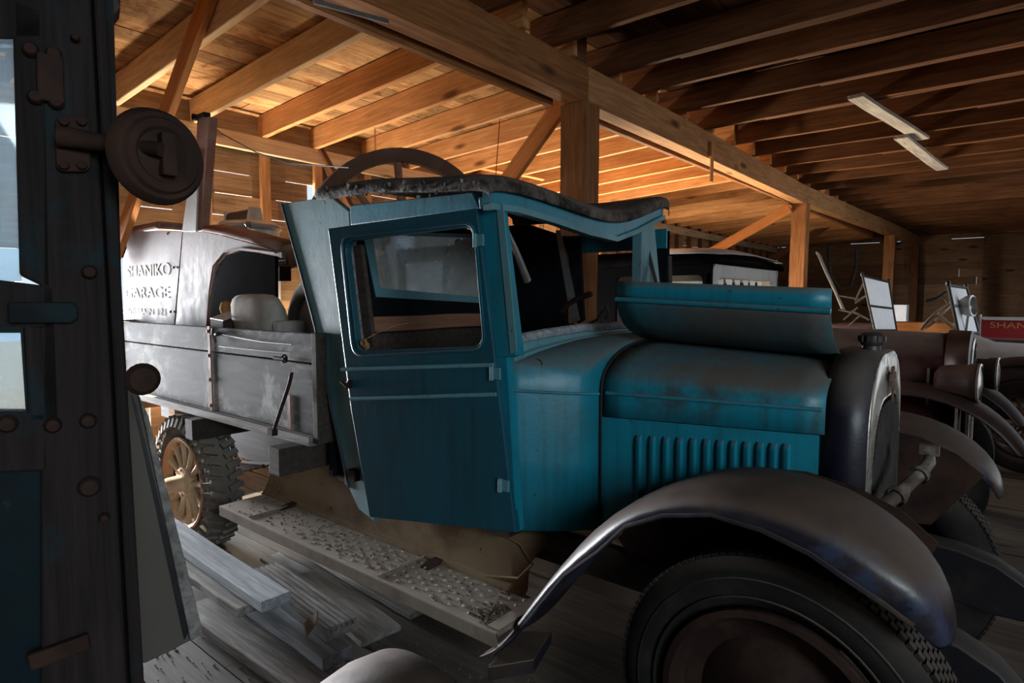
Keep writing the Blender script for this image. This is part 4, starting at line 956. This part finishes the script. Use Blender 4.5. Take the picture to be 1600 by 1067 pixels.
MB().plate(FP(((36, 505), (90, 505), (95, 660), (44, 660))), (), dv*.6).build('window_stile', 'cabwood', FWc, bevel=.004)
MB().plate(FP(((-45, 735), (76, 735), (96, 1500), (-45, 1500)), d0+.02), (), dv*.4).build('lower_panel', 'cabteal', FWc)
MB().plate(FP(((-42, 40), (26, 70), (34, 440), (-42, 440)), d0+.02), (), FN*.004).build('window_glass', 'wglass', FWc)
MB().plate(FP(((-42, 515), (34, 515), (44, 648), (-42, 648)), d0+.02), (), FN*.004).build('window_glass', 'wglass', FWc)
# side of this cab running back from the camera, roof lip
sd = Vector((-FN.y, FN.x, 0))
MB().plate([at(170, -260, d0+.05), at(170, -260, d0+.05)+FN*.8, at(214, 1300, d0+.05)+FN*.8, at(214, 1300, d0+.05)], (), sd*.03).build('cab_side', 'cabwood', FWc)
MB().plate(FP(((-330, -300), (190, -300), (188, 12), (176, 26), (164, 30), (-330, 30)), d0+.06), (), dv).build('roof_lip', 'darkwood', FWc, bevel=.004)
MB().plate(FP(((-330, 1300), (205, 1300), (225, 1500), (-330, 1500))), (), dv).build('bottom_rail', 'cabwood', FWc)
for (x, y, r_) in ((48, 78, .010), (84, 85, .010), (56, 152, .010), (88, 160, .010), (140, 425, .010), (12, 662, .012), (83, 664, .011), (138, 657, .011), (140, 760, .015), (163, 808, .007), (118, 60, .006)):
    MB().lathe([(r_, .01), (r_, -.003), (r_*.7, -.009), (0, -.011)], at(x, y, d0-.004), FN, 12).build('bolt', 'rustdark', FWc, smooth=True)
MB().bar(at(78, 85, d0-.008), at(80, 160, d0-.008), .03, .012, up=FN).build('latch_plate', 'rustdark', FWc, bevel=.003)
MB().plate(FP(((12, 472), (112, 472), (122, 480), (122, 498), (112, 505), (12, 505)), d0-.012), (), FN*.012).build('strap_hinge', 'cabteal', FWc, bevel=.002)
MB().bar(at(45, 1035, d0-.008), at(140, 1000, d0-.008), .024, .012, up=FN).build('hinge', 'rustdark', FWc, bevel=.003)
# lamp/mirror disc on bracket
mr = MB().plate(rrect(FP(((86, 180), (140, 180), (142, 268), (88, 268)), d0-.012), .012), (), FN*.012).build('mirror_bracket', 'rustdark', FWc, bevel=.002)
for (x, y) in ((100, 190), (128, 190), (100, 258), (128, 258)): MB().lathe([(.007, .004), (.006, -.006), (0, -.008)], at(x, y, d0-.014), FN, 8).build('bolt', 'rustdark', mr)
p0 = at(92, 213, d0-.02); p1 = at(150, 222, d0-.03); p2 = at(252, 234, d0-.10)
MB().tube([p0, p1, p2], [.015, .013, .010], 10).build('mirror_arm', 'rustdark', mr, smooth=True)
dc = at(252, 244, d0-.07); dn = (Vector((FN.x, FN.y, 0))+sd*.45).normalized()
if dn.dot(_fw) < 0: dn = -dn
MB().lathe([(0, -.012), (.012, -.014), (.02, -.008), (.035, -.006), (.040, -.010), (.050, -.010), (.054, -.004), (.060, -.004), (.066, .004), (.068, .012), (.060, .016), (0, .016)], dc, dn, 40).build('mirror_disc', 'rustdark', mr, smooth=True, ang=30)
MB().box(dc-dn*.016, (.02, .02, .06)).build('disc_clamp', 'rustdark', mr, bevel=.003)
m = MB(); k0 = at(196, 590, d0+.02); k1 = at(222, 592, d0+.01); ka = (k1-k0).normalized()
m.tube([k0-ka*.01, k1], .008, 10); m.lathe([(0, .018), (.018, .014), (.025, .004), (.022, -.004), (.008, -.008)], k1, (ka*.6-_fw*.8), 20); m.build('door_knob', 'rustdark', FWc, smooth=True)
# ---- leaning old door panel
LN = thing('leaning_door', (0, 0, 0), 'Cream and brown painted old door leaf leaning behind the cab', 'door leaf')
d2 = 1.42
def AL(pts, d=d2): return [at(x, y, d) for x, y in pts]
LN.location = at(260, 1020, d2)
MB().plate(AL(((150, 590), (205, 590), (214, 612), (236, 672), (318, 990), (300, 1000), (262, 1020), (228, 1036), (160, 1050))), (), FN*.03).build('door_leaf', 'creamdark', LN, bevel=.003)
MB().plate(AL(((216, 615), (232, 650), (318, 990), (298, 1002)), d2-.012), (), FN*.015).build('door_edge_strip', 'grey', LN, bevel=.002)
MB().plate(AL(((206, 618), (213, 632), (297, 985), (288, 1000)), d2-.006), (), FN*.01).build('glazing_channel', 'black', LN)
# ================================================================== LUMBER PILE
def plank(a, b, z, w, h, mat, lab, dz=0, end=None):
    A = U(*a, Z=z); B = U(*b, Z=z+dz); A.z = z-h/2; B.z = z+dz-h/2
    # px given for the near top edge
    d = (B-A); n = Vector((-d.y, d.x, 0)).normalized()
    return beam('plank', A+n*w/2, B+n*w/2, w, h, mat, seg=5, jit=.003, label=lab, cat='plank', group='loose planks by the running board')
plank((215, 805), (408, 942), .30, .13, .05, 'greyblue', 'Long blue-grey plank on top, beginning behind the leaning door', 0)
plank((240, 862), (370, 952), .24, .12, .04, 'grey', 'Short thick grey plank nearest the leaning door')
plank((280, 950), (470, 1085), .08, .20, .05, 'grey', 'Grey dirt-covered plank lowest along the front of pile')
plank((330, 905), (505, 1030), .18, .13, .05, 'greyblue', 'Grey plank with pointed end below the grooved board')
plank((440, 905), (565, 1003), .115, .20, .025, 'grey', 'Wide flat speckled board beside the grooved one')
plank((225, 850), (480, 1010), .14, .10, .04, 'darkwood', 'Dark narrow plank in the middle of the pile')
plank((405, 872), (475, 915), .07, .12, .02, 'greyblue', 'Small pale board end under the running board')
plank((470, 860), (640, 960), .05, .22, .03, 'grey', 'Brown-grey board lying flat deep under running board')
g_ = thing('grooved_board', (0, 0, 0), 'Grey grooved decking board with five slots at its end', 'plank', 'loose planks by the running board')
A = U(390, 893, Z=.238); B = U(508, 985, Z=.238); d = (B-A).normalized(); n = Vector((-d.y, d.x, 0)); g_.location = (B.x, B.y, .2)
A = B-d*.75
base = MB().bar(A+n*.073+Vector((0, 0, -.035)), B+n*.073+Vector((0, 0, -.035)), .146, .03)
for k in range(6): base.bar(A+n*(.012+.0245*k)+Vector((0, 0, -.010)), B+n*(.012+.0245*k)+Vector((0, 0, -.010)), .015, .026)
base.build('grooved_plank', 'grey', g_, bevel=.002)
m = MB(); p = U(478, 985, Z=.21); m.plate([p+Vector((0, 0, -.03)), p+d*.09+Vector((0, 0, .07)), p+d*.10+Vector((0, 0, .12)), p+Vector((-.01, 0, .03))], (), n*.005); tag(m.build('metal_shard', 'rust'), 'Curled rusty metal shard sticking up beside grooved board', 'shard')
# litter on the floor by the planks
m = MB()
for k in range(350):
    x = random.uniform(-2.9, -1.2); y = random.uniform(.75, 1.9); s_ = random.uniform(.002, .007)
    m.box((x, y, .004), (s_*2, s_, .006), Matrix.Rotation(random.random()*3, 3, 'Z'))
tag(m.build('floor_litter', 'dirt'), 'Scattered crumbs and chips on the floor by planks', 'litter', kind='stuff')
# ---- round fender crown at the bottom edge
c = U(620, 1075, Z=.52); R = .19
NV = thing('loose_fender', (c.x, c.y, 0), 'Brown dusty curved fender top at the bottom edge below planks', 'fender')
secs = []
for k in range(31):
    a_ = pi*k/30; x = c.x-.36*cos(a_); z = .06+.50*sin(a_)**.7
    secs.append([Vector((x, c.y-.16, z-.07)), Vector((x, c.y-.15, z-.03)), Vector((x, c.y-.09, z)), Vector((x, c.y, z+.012)), Vector((x, c.y+.09, z)), Vector((x, c.y+.12, z-.03))])
MB().loft(secs).build('fender_shell', 'fender', NV, smooth=True, solid=.006, ang=80)
MB().tube([s_[0] for s_ in secs], .006, 6).build('fender_bead', 'fender', NV, smooth=True)

# ================================================================== DARK SEDAN BEHIND
SD = thing('sedan', (-2.4, 5.1, 0), 'Black roofed sedan with maroon hood parked behind the teal truck', 'car')
sy0, sy1 = 4.3, 5.9; sx = -1.68
def pl4(name, pts, holes, vec, mat, r=.05):
    return MB().plate([Vector(p) for p in pts], [rrect([Vector(q) for q in h], r) for h in holes], vec).build(name, mat, SD)
zr = 1.80
def Sx(px): return U(px, 430, Y=sy0).x
xw = [Sx(p) for p in (893, 932, 962, 1098)]
pl4('body_side', ((-4.6, sy0, .5), (sx, sy0, .5), (sx, sy0, zr), (-4.6, sy0, zr)), [((xw[0], sy0, 1.18), (xw[1], sy0, 1.18), (xw[1], sy0, 1.70), (xw[0], sy0, 1.70)), ((xw[2], sy0, 1.30), (xw[3], sy0, 1.30), (xw[3], sy0, 1.72), (xw[2], sy0, 1.72)), ((-4.1, sy0, 1.2), (-3.3, sy0, 1.2), (-3.3, sy0, 1.72), (-4.1, sy0, 1.72))], (0, .03, 0), 'blacksedan')
pl4('body_side', ((-4.6, sy1, .5), (sx, sy1, .5), (sx, sy1, zr), (-4.6, sy1, zr)), [((-3.2, sy1, 1.25), (-2.5, sy1, 1.25), (-2.5, sy1, 1.70), (-3.2, sy1, 1.70)), ((-2.4, sy1, 1.25), (sx-.12, sy1, 1.25), (sx-.12, sy1, 1.70), (-2.4, sy1, 1.70)), ((-4.2, sy1, 1.25), (-3.35, sy1, 1.25), (-3.35, sy1, 1.7), (-4.2, sy1, 1.7))], (0, -.03, 0), 'cream')
MB().plate([Vector((sx, sy0, .95)), Vector((sx, sy1, .95)), Vector((sx, sy1, zr-.06)), Vector((sx, sy1-.08, zr)), Vector((sx, sy0+.08, zr)), Vector((sx, sy0, zr-.06))],
           [rrect([Vector((sx, sy0+.12, 1.28)), Vector((sx, sy1-.12, 1.28)), Vector((sx, sy1-.12, 1.70)), Vector((sx, sy0+.12, 1.70))], .08)], (-.04, 0, 0)).build('windscreen_frame', 'lightgrey', SD, bevel=.006)
pl4('body_back', ((-4.6, sy0, .5), (-4.6, sy1, .5), (-4.6, sy1, zr), (-4.6, sy0, zr)), [((-4.6, sy0+.4, 1.3), (-4.6, sy1-.4, 1.3), (-4.6, sy1-.4, 1.65), (-4.6, sy0+.4, 1.65))], (.03, 0, 0), 'black')
MB().box(((xw[2]+xw[3])/2, sy0+.06, 1.66), (xw[3]-xw[2], .02, .03)).build('window_rail', 'cream', SD)
secs = []
for x, dz in ((-4.62, -.03), (-4.4, .03), (-3, .07), (-2.2, .07), (sx-.1, .05), (sx+.05, -.0)):
    secs.append([Vector((x, sy0-.01, zr)), Vector((x, sy0+.03, zr+.035+dz*.3)), Vector((x, sy0+.3, zr+.05+dz)), Vector((x, 5.1, zr+.06+dz)), Vector((x, sy1-.3, zr+.05+dz)), Vector((x, sy1-.03, zr+.035+dz*.3)), Vector((x, sy1+.01, zr))])
rf = MB().loft(secs).build('roof', 'blacksedan', SD, smooth=True, solid=.02, ang=80)
MB().loft([[p+Vector((0, 0, .03)) for p in s_[1:6]] for s_ in secs[3:]]).build('roof_patch', 'lightgrey', rf, smooth=True, solid=.004)
# torn headliner scraps
m = MB()
for k in range(7):
    y = sy0+.2+k*.19; m.plate([Vector((sx-.08, y-.07, 1.70)), Vector((sx-.08, y+.07, 1.70)), Vector((sx-.07, y+.02+random.uniform(-.03, .03), 1.70-random.uniform(.08, .2)))], (), (-.003, 0, 0))
m.build('torn_headliner', 'white', SD)
MB().box((-3.0, 5.1, 1.05), (.9, 1.4, .35)).build('seat', 'rustdark', SD, bevel=.06)
MB().lathe([(0, -.2), (.09, -.19), (.11, 0), (.09, .19), (0, .2)], U(912, 458, Y=5.0), (0, .15, 1), 20).build('headrest_roll', 'canvas', SD, smooth=True)
# hood, radiator
hx0, hx1 = sx, -.30; hc = 5.1
def sh(x, hw, zb, zs, zt, n=7):
    pts = [Vector((x, hc-hw, zb)), Vector((x, hc-hw, zs))]
    for k in range(1, n+1): a_ = pi/2*k/n; pts.append(Vector((x, hc-hw*cos(a_)**.9, zs+(zt-zs)*sin(a_)**.8)))
    return pts+[Vector((p.x, 2*hc-p.y, p.z)) for p in pts[-2::-1]]
hd = MB().loft([sh(hx0, .62, .62, 1.12, 1.33), sh(-1.35, .42, .62, 1.10, 1.33), sh(hx1, .34, .62, 1.10, 1.31)]).build('hood', 'maroon', SD, smooth=True, solid=.005, ang=50)
for k in range(14):
    x = -.95+k*.035; MB().box((x, hc-.40+(x+1.35)*.075, .98), (.012, .02, .20)).build('louvre', 'maroondark', hd)
MB().box((-.40, hc-.37, .98), (.015, .02, .24)).build('hood_latch', 'steel', hd)
ar = [Vector((p.x, p.y, p.z)) for p in sh(hx1, .35, .55, 1.12, 1.33)]
MB().loft([[p+Vector((-.02, 0, .004)) for p in ar], [p+Vector((.10, 0, 0)) for p in ar], [Vector((p.x+.11, hc+(p.y-hc)*.8, .55+(p.z-.55)*.93)) for p in ar]]).build('radiator_shell', 'maroondark', SD, smooth=True, solid=.005)
MB().tube([Vector((p.x+.112, hc+(p.y-hc)*.8, .55+(p.z-.55)*.93)) for p in ar], .012, 6).build('radiator_trim', 'chrome', SD, smooth=True)
MB().plate([Vector((p.x+.10, hc+(p.y-hc)*.8, .55+(p.z-.55)*.93)) for p in ar], (), (-.02, 0, 0)).build('radiator_core', 'honey', SD)
# headlamps
def headlamp(c, parent):
    m = MB().lathe([(0, -.17), (.05, -.165), (.085, -.14), (.10, -.09), (.105, 0), (.112, .01), (.115, .04), (.108, .05)], c, (1, -.08, 0), 28).build('headlamp', 'maroondark', parent, smooth=True, ang=35)
    MB().lathe([(.108, .048), (.117, .05), (.117, .062), (.105, .064)], c, (1, -.08, 0), 28).build('lamp_rim', 'chrome', m, smooth=True)
    MB().lathe([(.105, .055), (.06, .066), (0, .07)], c, (1, -.08, 0), 28).build('lamp_lens', 'glass', m, smooth=True)
    MB().tube([Vector(c)+Vector((-.04, 0, -.10)), Vector(c)+Vector((-.04, 0, -.32))], .016, 8).build('lamp_stalk', 'ironw', m)
headlamp(U(1512, 597, Y=4.56), SD); headlamp(U(1543, 583, Y=5.45), SD)
MB().tube([(-.25, 4.6, .74), (-.25, 5.6, .74)], .02, 8).build('lamp_bar', 'ironw', SD)
# fenders and wheels for background cars
def fender2(parent, cx, cz, R, y0, w, mat, a0=-5, a1=165, tail=None):
    secs = []
    for k in range(13):
        a_ = radians(lerp(a0+30, a1, k/12)); x = cx+cos(a_)*R*1.08; z = cz+sin(a_)*R
        ww = w*(.55+.45*min(1, k/3)); secs.append([Vector((x, y0, z)) + Vector((-cos(a_)*.05, 0, -sin(a_)*.05)), Vector((x, y0+.02, z)), Vector((x+cos(a_)*.02, y0+ww*.45, z+sin(a_)*.03)), Vector((x, y0+ww, z))])
    if tail: secs.append([p+Vector((-.3, 0, -.25)) for p in secs[-1]])
    return MB().loft(secs).build('front_fender', mat, parent, smooth=True, solid=.006, sub=1, ang=80)
def wheel2(parent, c, R, mat='rubber', spokes=0):
    tyre_mb(c, R, R-.13, .13).build('tyre', mat, parent, smooth=True)
    m = MB(); m.lathe([(R-.13, -.04), (R-.15, -.05), (R-.16, 0), (R-.15, .04)], c, (0, 1, 0), 32); m.build('wheel_rim', 'rustdark', parent, smooth=True)
    for k in range(10):
        a_ = 2*pi*k/10; q = Vector((cos(a_), 0, sin(a_))); MB().tube([Vector(c)+q*.04, Vector(c)+q*(R-.15)], .014, 6).build('wheel_spoke', 'rust', parent)
    MB().lathe([(0, -.08), (.05, -.07), (.06, .04), (0, .05)], c, (0, 1, 0), 14).build('hub', 'rustdark', parent, smooth=True)
fender2(SD, -.47, .40, .60, 4.42, .35, 'maroondark', tail=1); wheel2(SD, (-.45, 4.6, .40), .40)
fender2(SD, -.47, .40, .60, 5.45, .35, 'maroondark', tail=1); wheel2(SD, (-.45, 5.65, .40), .40)
wheel2(SD, (-4.0, 4.5, .40), .40); wheel2(SD, (-4.0, 5.7, .40), .40)
MB().box((-2.4, 5.1, .5), (4.2, .9, .12)).build('chassis_frame', 'darkwood', SD)
MB().box((-2.2, 4.3, .42), (2.6, .26, .03)).build('running_board', 'black', SD)

# ================================================================== LIGHT TOURING CAR AT THE RIGHT
TC = thing('touring_car', (.2, 7.6, 0), 'Light grey roofless touring car with upright white windscreen, right edge', 'car')
def wscreen(P, name_parent, top, bot, split, pm='white'):
    # P: four points tl,tr,br,bl
    tl, tr, br, bl = [Vector(p) for p in P]; n = (tr-tl).cross(bl-tl).normalized()
    g = MB().plate([tl, tr, br, bl], (), n*.01).build('windscreen_panel', pm, name_parent)  # opaque white pane: light reflected in the glass is painted on
    for a_, b_ in ((tl, bl), (tr, br), (tl, tr), (bl, br), (tl.lerp(bl, split), tr.lerp(br, split))):
        MB().tube([a_-n*.005, b_-n*.005], .014, 8).build('windscreen_frame', 'black', g, smooth=True)
    for p in (tl, tr): MB().lathe([(.018, 0), (.022, .03), (.012, .05), (0, .05)], p, (0, 0, 1), 10).build('frame_knob', 'black', g)
    return g
q = [U(1481, 446, Y=7.0), U(1509, 450, Y=8.1), U(1528, 520, Y=8.1), U(1497, 522, Y=7.0)]
wscreen(q, TC, 0, 0, .42)
hb = 7.55
def th(x, hw, zb, zs, zt, n=6, c=7.55):
    pts = [Vector((x, c-hw, zb)), Vector((x, c-hw, zs))]
    for k in range(1, n+1): a_ = pi/2*k/n; pts.append(Vector((x, c-hw*cos(a_)**.9, zs+(zt-zs)*sin(a_)**.8)))
    return pts+[Vector((p.x, 2*c-p.y, p.z)) for p in pts[-2::-1]]
x0 = U(1500, 530, Y=7.0).x
MB().loft([th(-1.6, .62, .55, 1.02, 1.06), th(x0, .62, .55, 1.1, 1.22), th(x0+.25, .45, .6, 1.0, 1.12), th(x0+1.5, .36, .6, .95, 1.08)]).build('body', 'lightgrey', TC, smooth=True, solid=.006, ang=50)
MB().plate([Vector((x0+.3, 7.08, .62)), Vector((x0+1.5, 7.17, .62)), Vector((x0+1.5, 7.17, .93)), Vector((x0+.3, 7.08, .98))], (), (0, .004, 0)).build('hood_side_panel', 'maroon', TC)
c = U(1466, 492, Y=7.3)
m = MB(); ax2 = Vector((-.7, 0.1, .6)).normalized(); m.lathe([(.19, -.012), (.205, 0), (.19, .012), (.18, 0), (.19, -.012)], c, ax2, 28)
stw = m.build('steering_wheel', 'ironw', TC, smooth=True)
for k in range(4):
    t3 = Vector((0, 1, 0)); u3 = (t3-ax2*t3.dot(ax2)).normalized(); v3 = ax2.cross(u3); a_ = k*pi/2+.4; MB().tube([c, c+(u3*cos(a_)+v3*sin(a_))*.19], .010, 6).build('wheel_spoke', 'ironw', stw)
MB().tube([c, U(1500, 520, Y=7.3)], .018, 8).build('steering_column', 'ironw', TC, smooth=True)
m = MB().tube([U(x, y, Y=7.1) for x, y in ((1447, 470), (1462, 466), (1480, 455))], .02, 6); m.tube([U(x, y, Y=7.1) for x, y in ((1470, 456), (1484, 478))], .01, 6); m.build('hood_iron', 'black', TC)
lp = U(1515, 478, Y=7.4); MB().lathe([(0, -.12), (.05, -.11), (.10, -.02), (.105, .03), (.09, .035)], lp, (1, -.3, .1), 20).build('spot_lamp', 'tin', TC, smooth=True)
MB().tube([lp, lp+Vector((-.02, 0, -.35))], .014, 6).build('lamp_stalk', 'steel', TC)
fender2(TC, .15, .40, .62, 6.85, .34, 'black', tail=1); wheel2(TC, (.15, 7.0, .42), .42); wheel2(TC, (.15, 8.1, .42), .42)
MB().box((.0, 7.55, .5), (3.2, .8, .12)).build('chassis_frame', 'darkwood', TC)
wheel2(TC, (-1.3, 7.05, .42), .42); wheel2(TC, (-1.3, 8.05, .42), .42)
# ================================================================== SECOND OPEN CAR FARTHER BACK
OC = thing('open_car', (-1.9, 9.3, 0), 'Dark red open car with tall white folding windscreen, behind the hood', 'car')
q = [U(1347, 431, Y=8.7), U(1388, 441, Y=9.8), U(1400, 516, Y=9.8), U(1366, 516, Y=8.7)]
wscreen(q, OC, 0, 0, .55)
MB().loft([[Vector((p.x, p.y, p.z)) for p in th(x, hw, .5, zs, zt, c=9.25)] for x, hw, zs, zt in ((-2.2, .6, .95, 1.0), (-1.6, .62, 1.0, 1.05), (-1.25, .55, 1.0, 1.12), (-.4, .36, .9, 1.05))]).build('body', 'maroondark', OC, smooth=True, solid=.006, ang=50)
for (x, y) in ((-.6, 8.65), (-1.9, 8.65), (-.6, 9.85), (-1.9, 9.85)): wheel2(OC, (x, y, .40), .40)
m = MB()
for (a_, b_) in (((1312, 462), (1345, 468)), ((1318, 500), (1340, 480)), ((1336, 474), (1352, 462)), ((1310, 484), (1340, 490)), ((1350, 440), (1336, 470)), ((1325, 510), (1345, 492)), ((1358, 500), (1330, 485))): m.tube([U(*a_, Y=8.9), U(*b_, Y=8.9)], .012, 6)
m.build('folding_top_irons', 'ironw', OC)
MB().box(U(1335, 512, Y=9.3), (.5, .7, .12)).build('seat', 'maroondark', OC, bevel=.03)
# ================================================================== RED CART WITH LETTERING
RC = thing('fire_cart', (.45, 10.6, 0), 'Red lettered fire cart side board at the right edge', 'cart')
a_ = U(1531, 497, Y=10.2); z0 = U(1531, 527, Y=10.2).z
MB().box((a_.x+.7, 10.2, (a_.z+z0)/2), (1.4, .03, a_.z-z0)).build('side_board', 'red', RC)
MB().box((a_.x+.7, 10.17, a_.z), (1.4, .05, .04)).build('top_rail', 'lightgrey', RC)
text('SHANIKO', (U(1547, 512, Y=10.18).x, 10.18, U(1547, 512, Y=10.18).z), .62, .075, 'gold', RC)
MB().box((a_.x+.7, 10.7, z0-.05), (1.4, 1.0, .06)).build('cart_floor', 'maroon', RC)
MB().tube([(a_.x, 10.15, a_.z+.05), (a_.x, 10.15, z0)], .02, 6).build('stake', 'steel', RC)
for x in (a_.x+.3, a_.x+1.1):
    for y in (10.25, 11.15): wheel2(RC, (x, y, .40), .40)
m = MB().tube([(a_.x+.7, 10.25, .4), (a_.x+.7, 11.15, .4)], .03, 6).box((a_.x+.7, 10.7, .66), (.1, .9, max(.1, (z0-.6)))); m.build('axle_support', 'darkwood', RC)
# ================================================================== FAR JUNK
MB().box((U(1430, 507, Y=11).x, 11, .60), (.95, .5, 1.18)).build('wooden_crate', 'orange', bevel=.01); tag(S.objects['wooden_crate'], 'Orange wooden crate behind the maroon hood right of windscreen', 'crate')
MB().box((U(1407, 474, Y=13.4).x, 13.4, .72), (.24, .3, 1.42)).build('white_cabinet', 'white', bevel=.01); tag(S.objects['white_cabinet'], 'Narrow white cabinet before the farthest girder post', 'cabinet')
MB().plate([Vector((-.6, 18.9, 0)), Vector((1.6, 18.9, 0)), Vector((1.6, 18.9, 3.1)), Vector((-.6, 18.9, 3.1))], (), (0, -.04, 0)).build('barn_door_leaf', 'siding_far'); tag(S.objects['barn_door_leaf'], 'Tall plank door leaf on the back wall at right edge', 'door leaf')
c = U(958, 415, Y=8.3); t = thing('white_stove', (c.x, c.y, 0), 'White enamel stove behind the sedan seen through the cab', 'stove')
MB().box((c.x, c.y, c.z-.25), (1.0, .5, .6)).build('stove_body', 'cream', t, bevel=.01); MB().box((c.x, c.y, c.z+.06), (1.04, .54, .03)).build('stove_top', 'white', t)
for dx in (-.4, .4): MB().box((c.x+dx, c.y, (c.z-.55)/2), (.06, .4, c.z-.55)).build('leg', 'ironw', t)
MB().box((-4.9, 10.6, .35), (.8, 1.4, .7)).build('straw_heap', 'pale'); o = S.objects['straw_heap']; tag(o, 'Pale straw covered heap against the left wall behind the sedan', 'heap', kind='stuff')
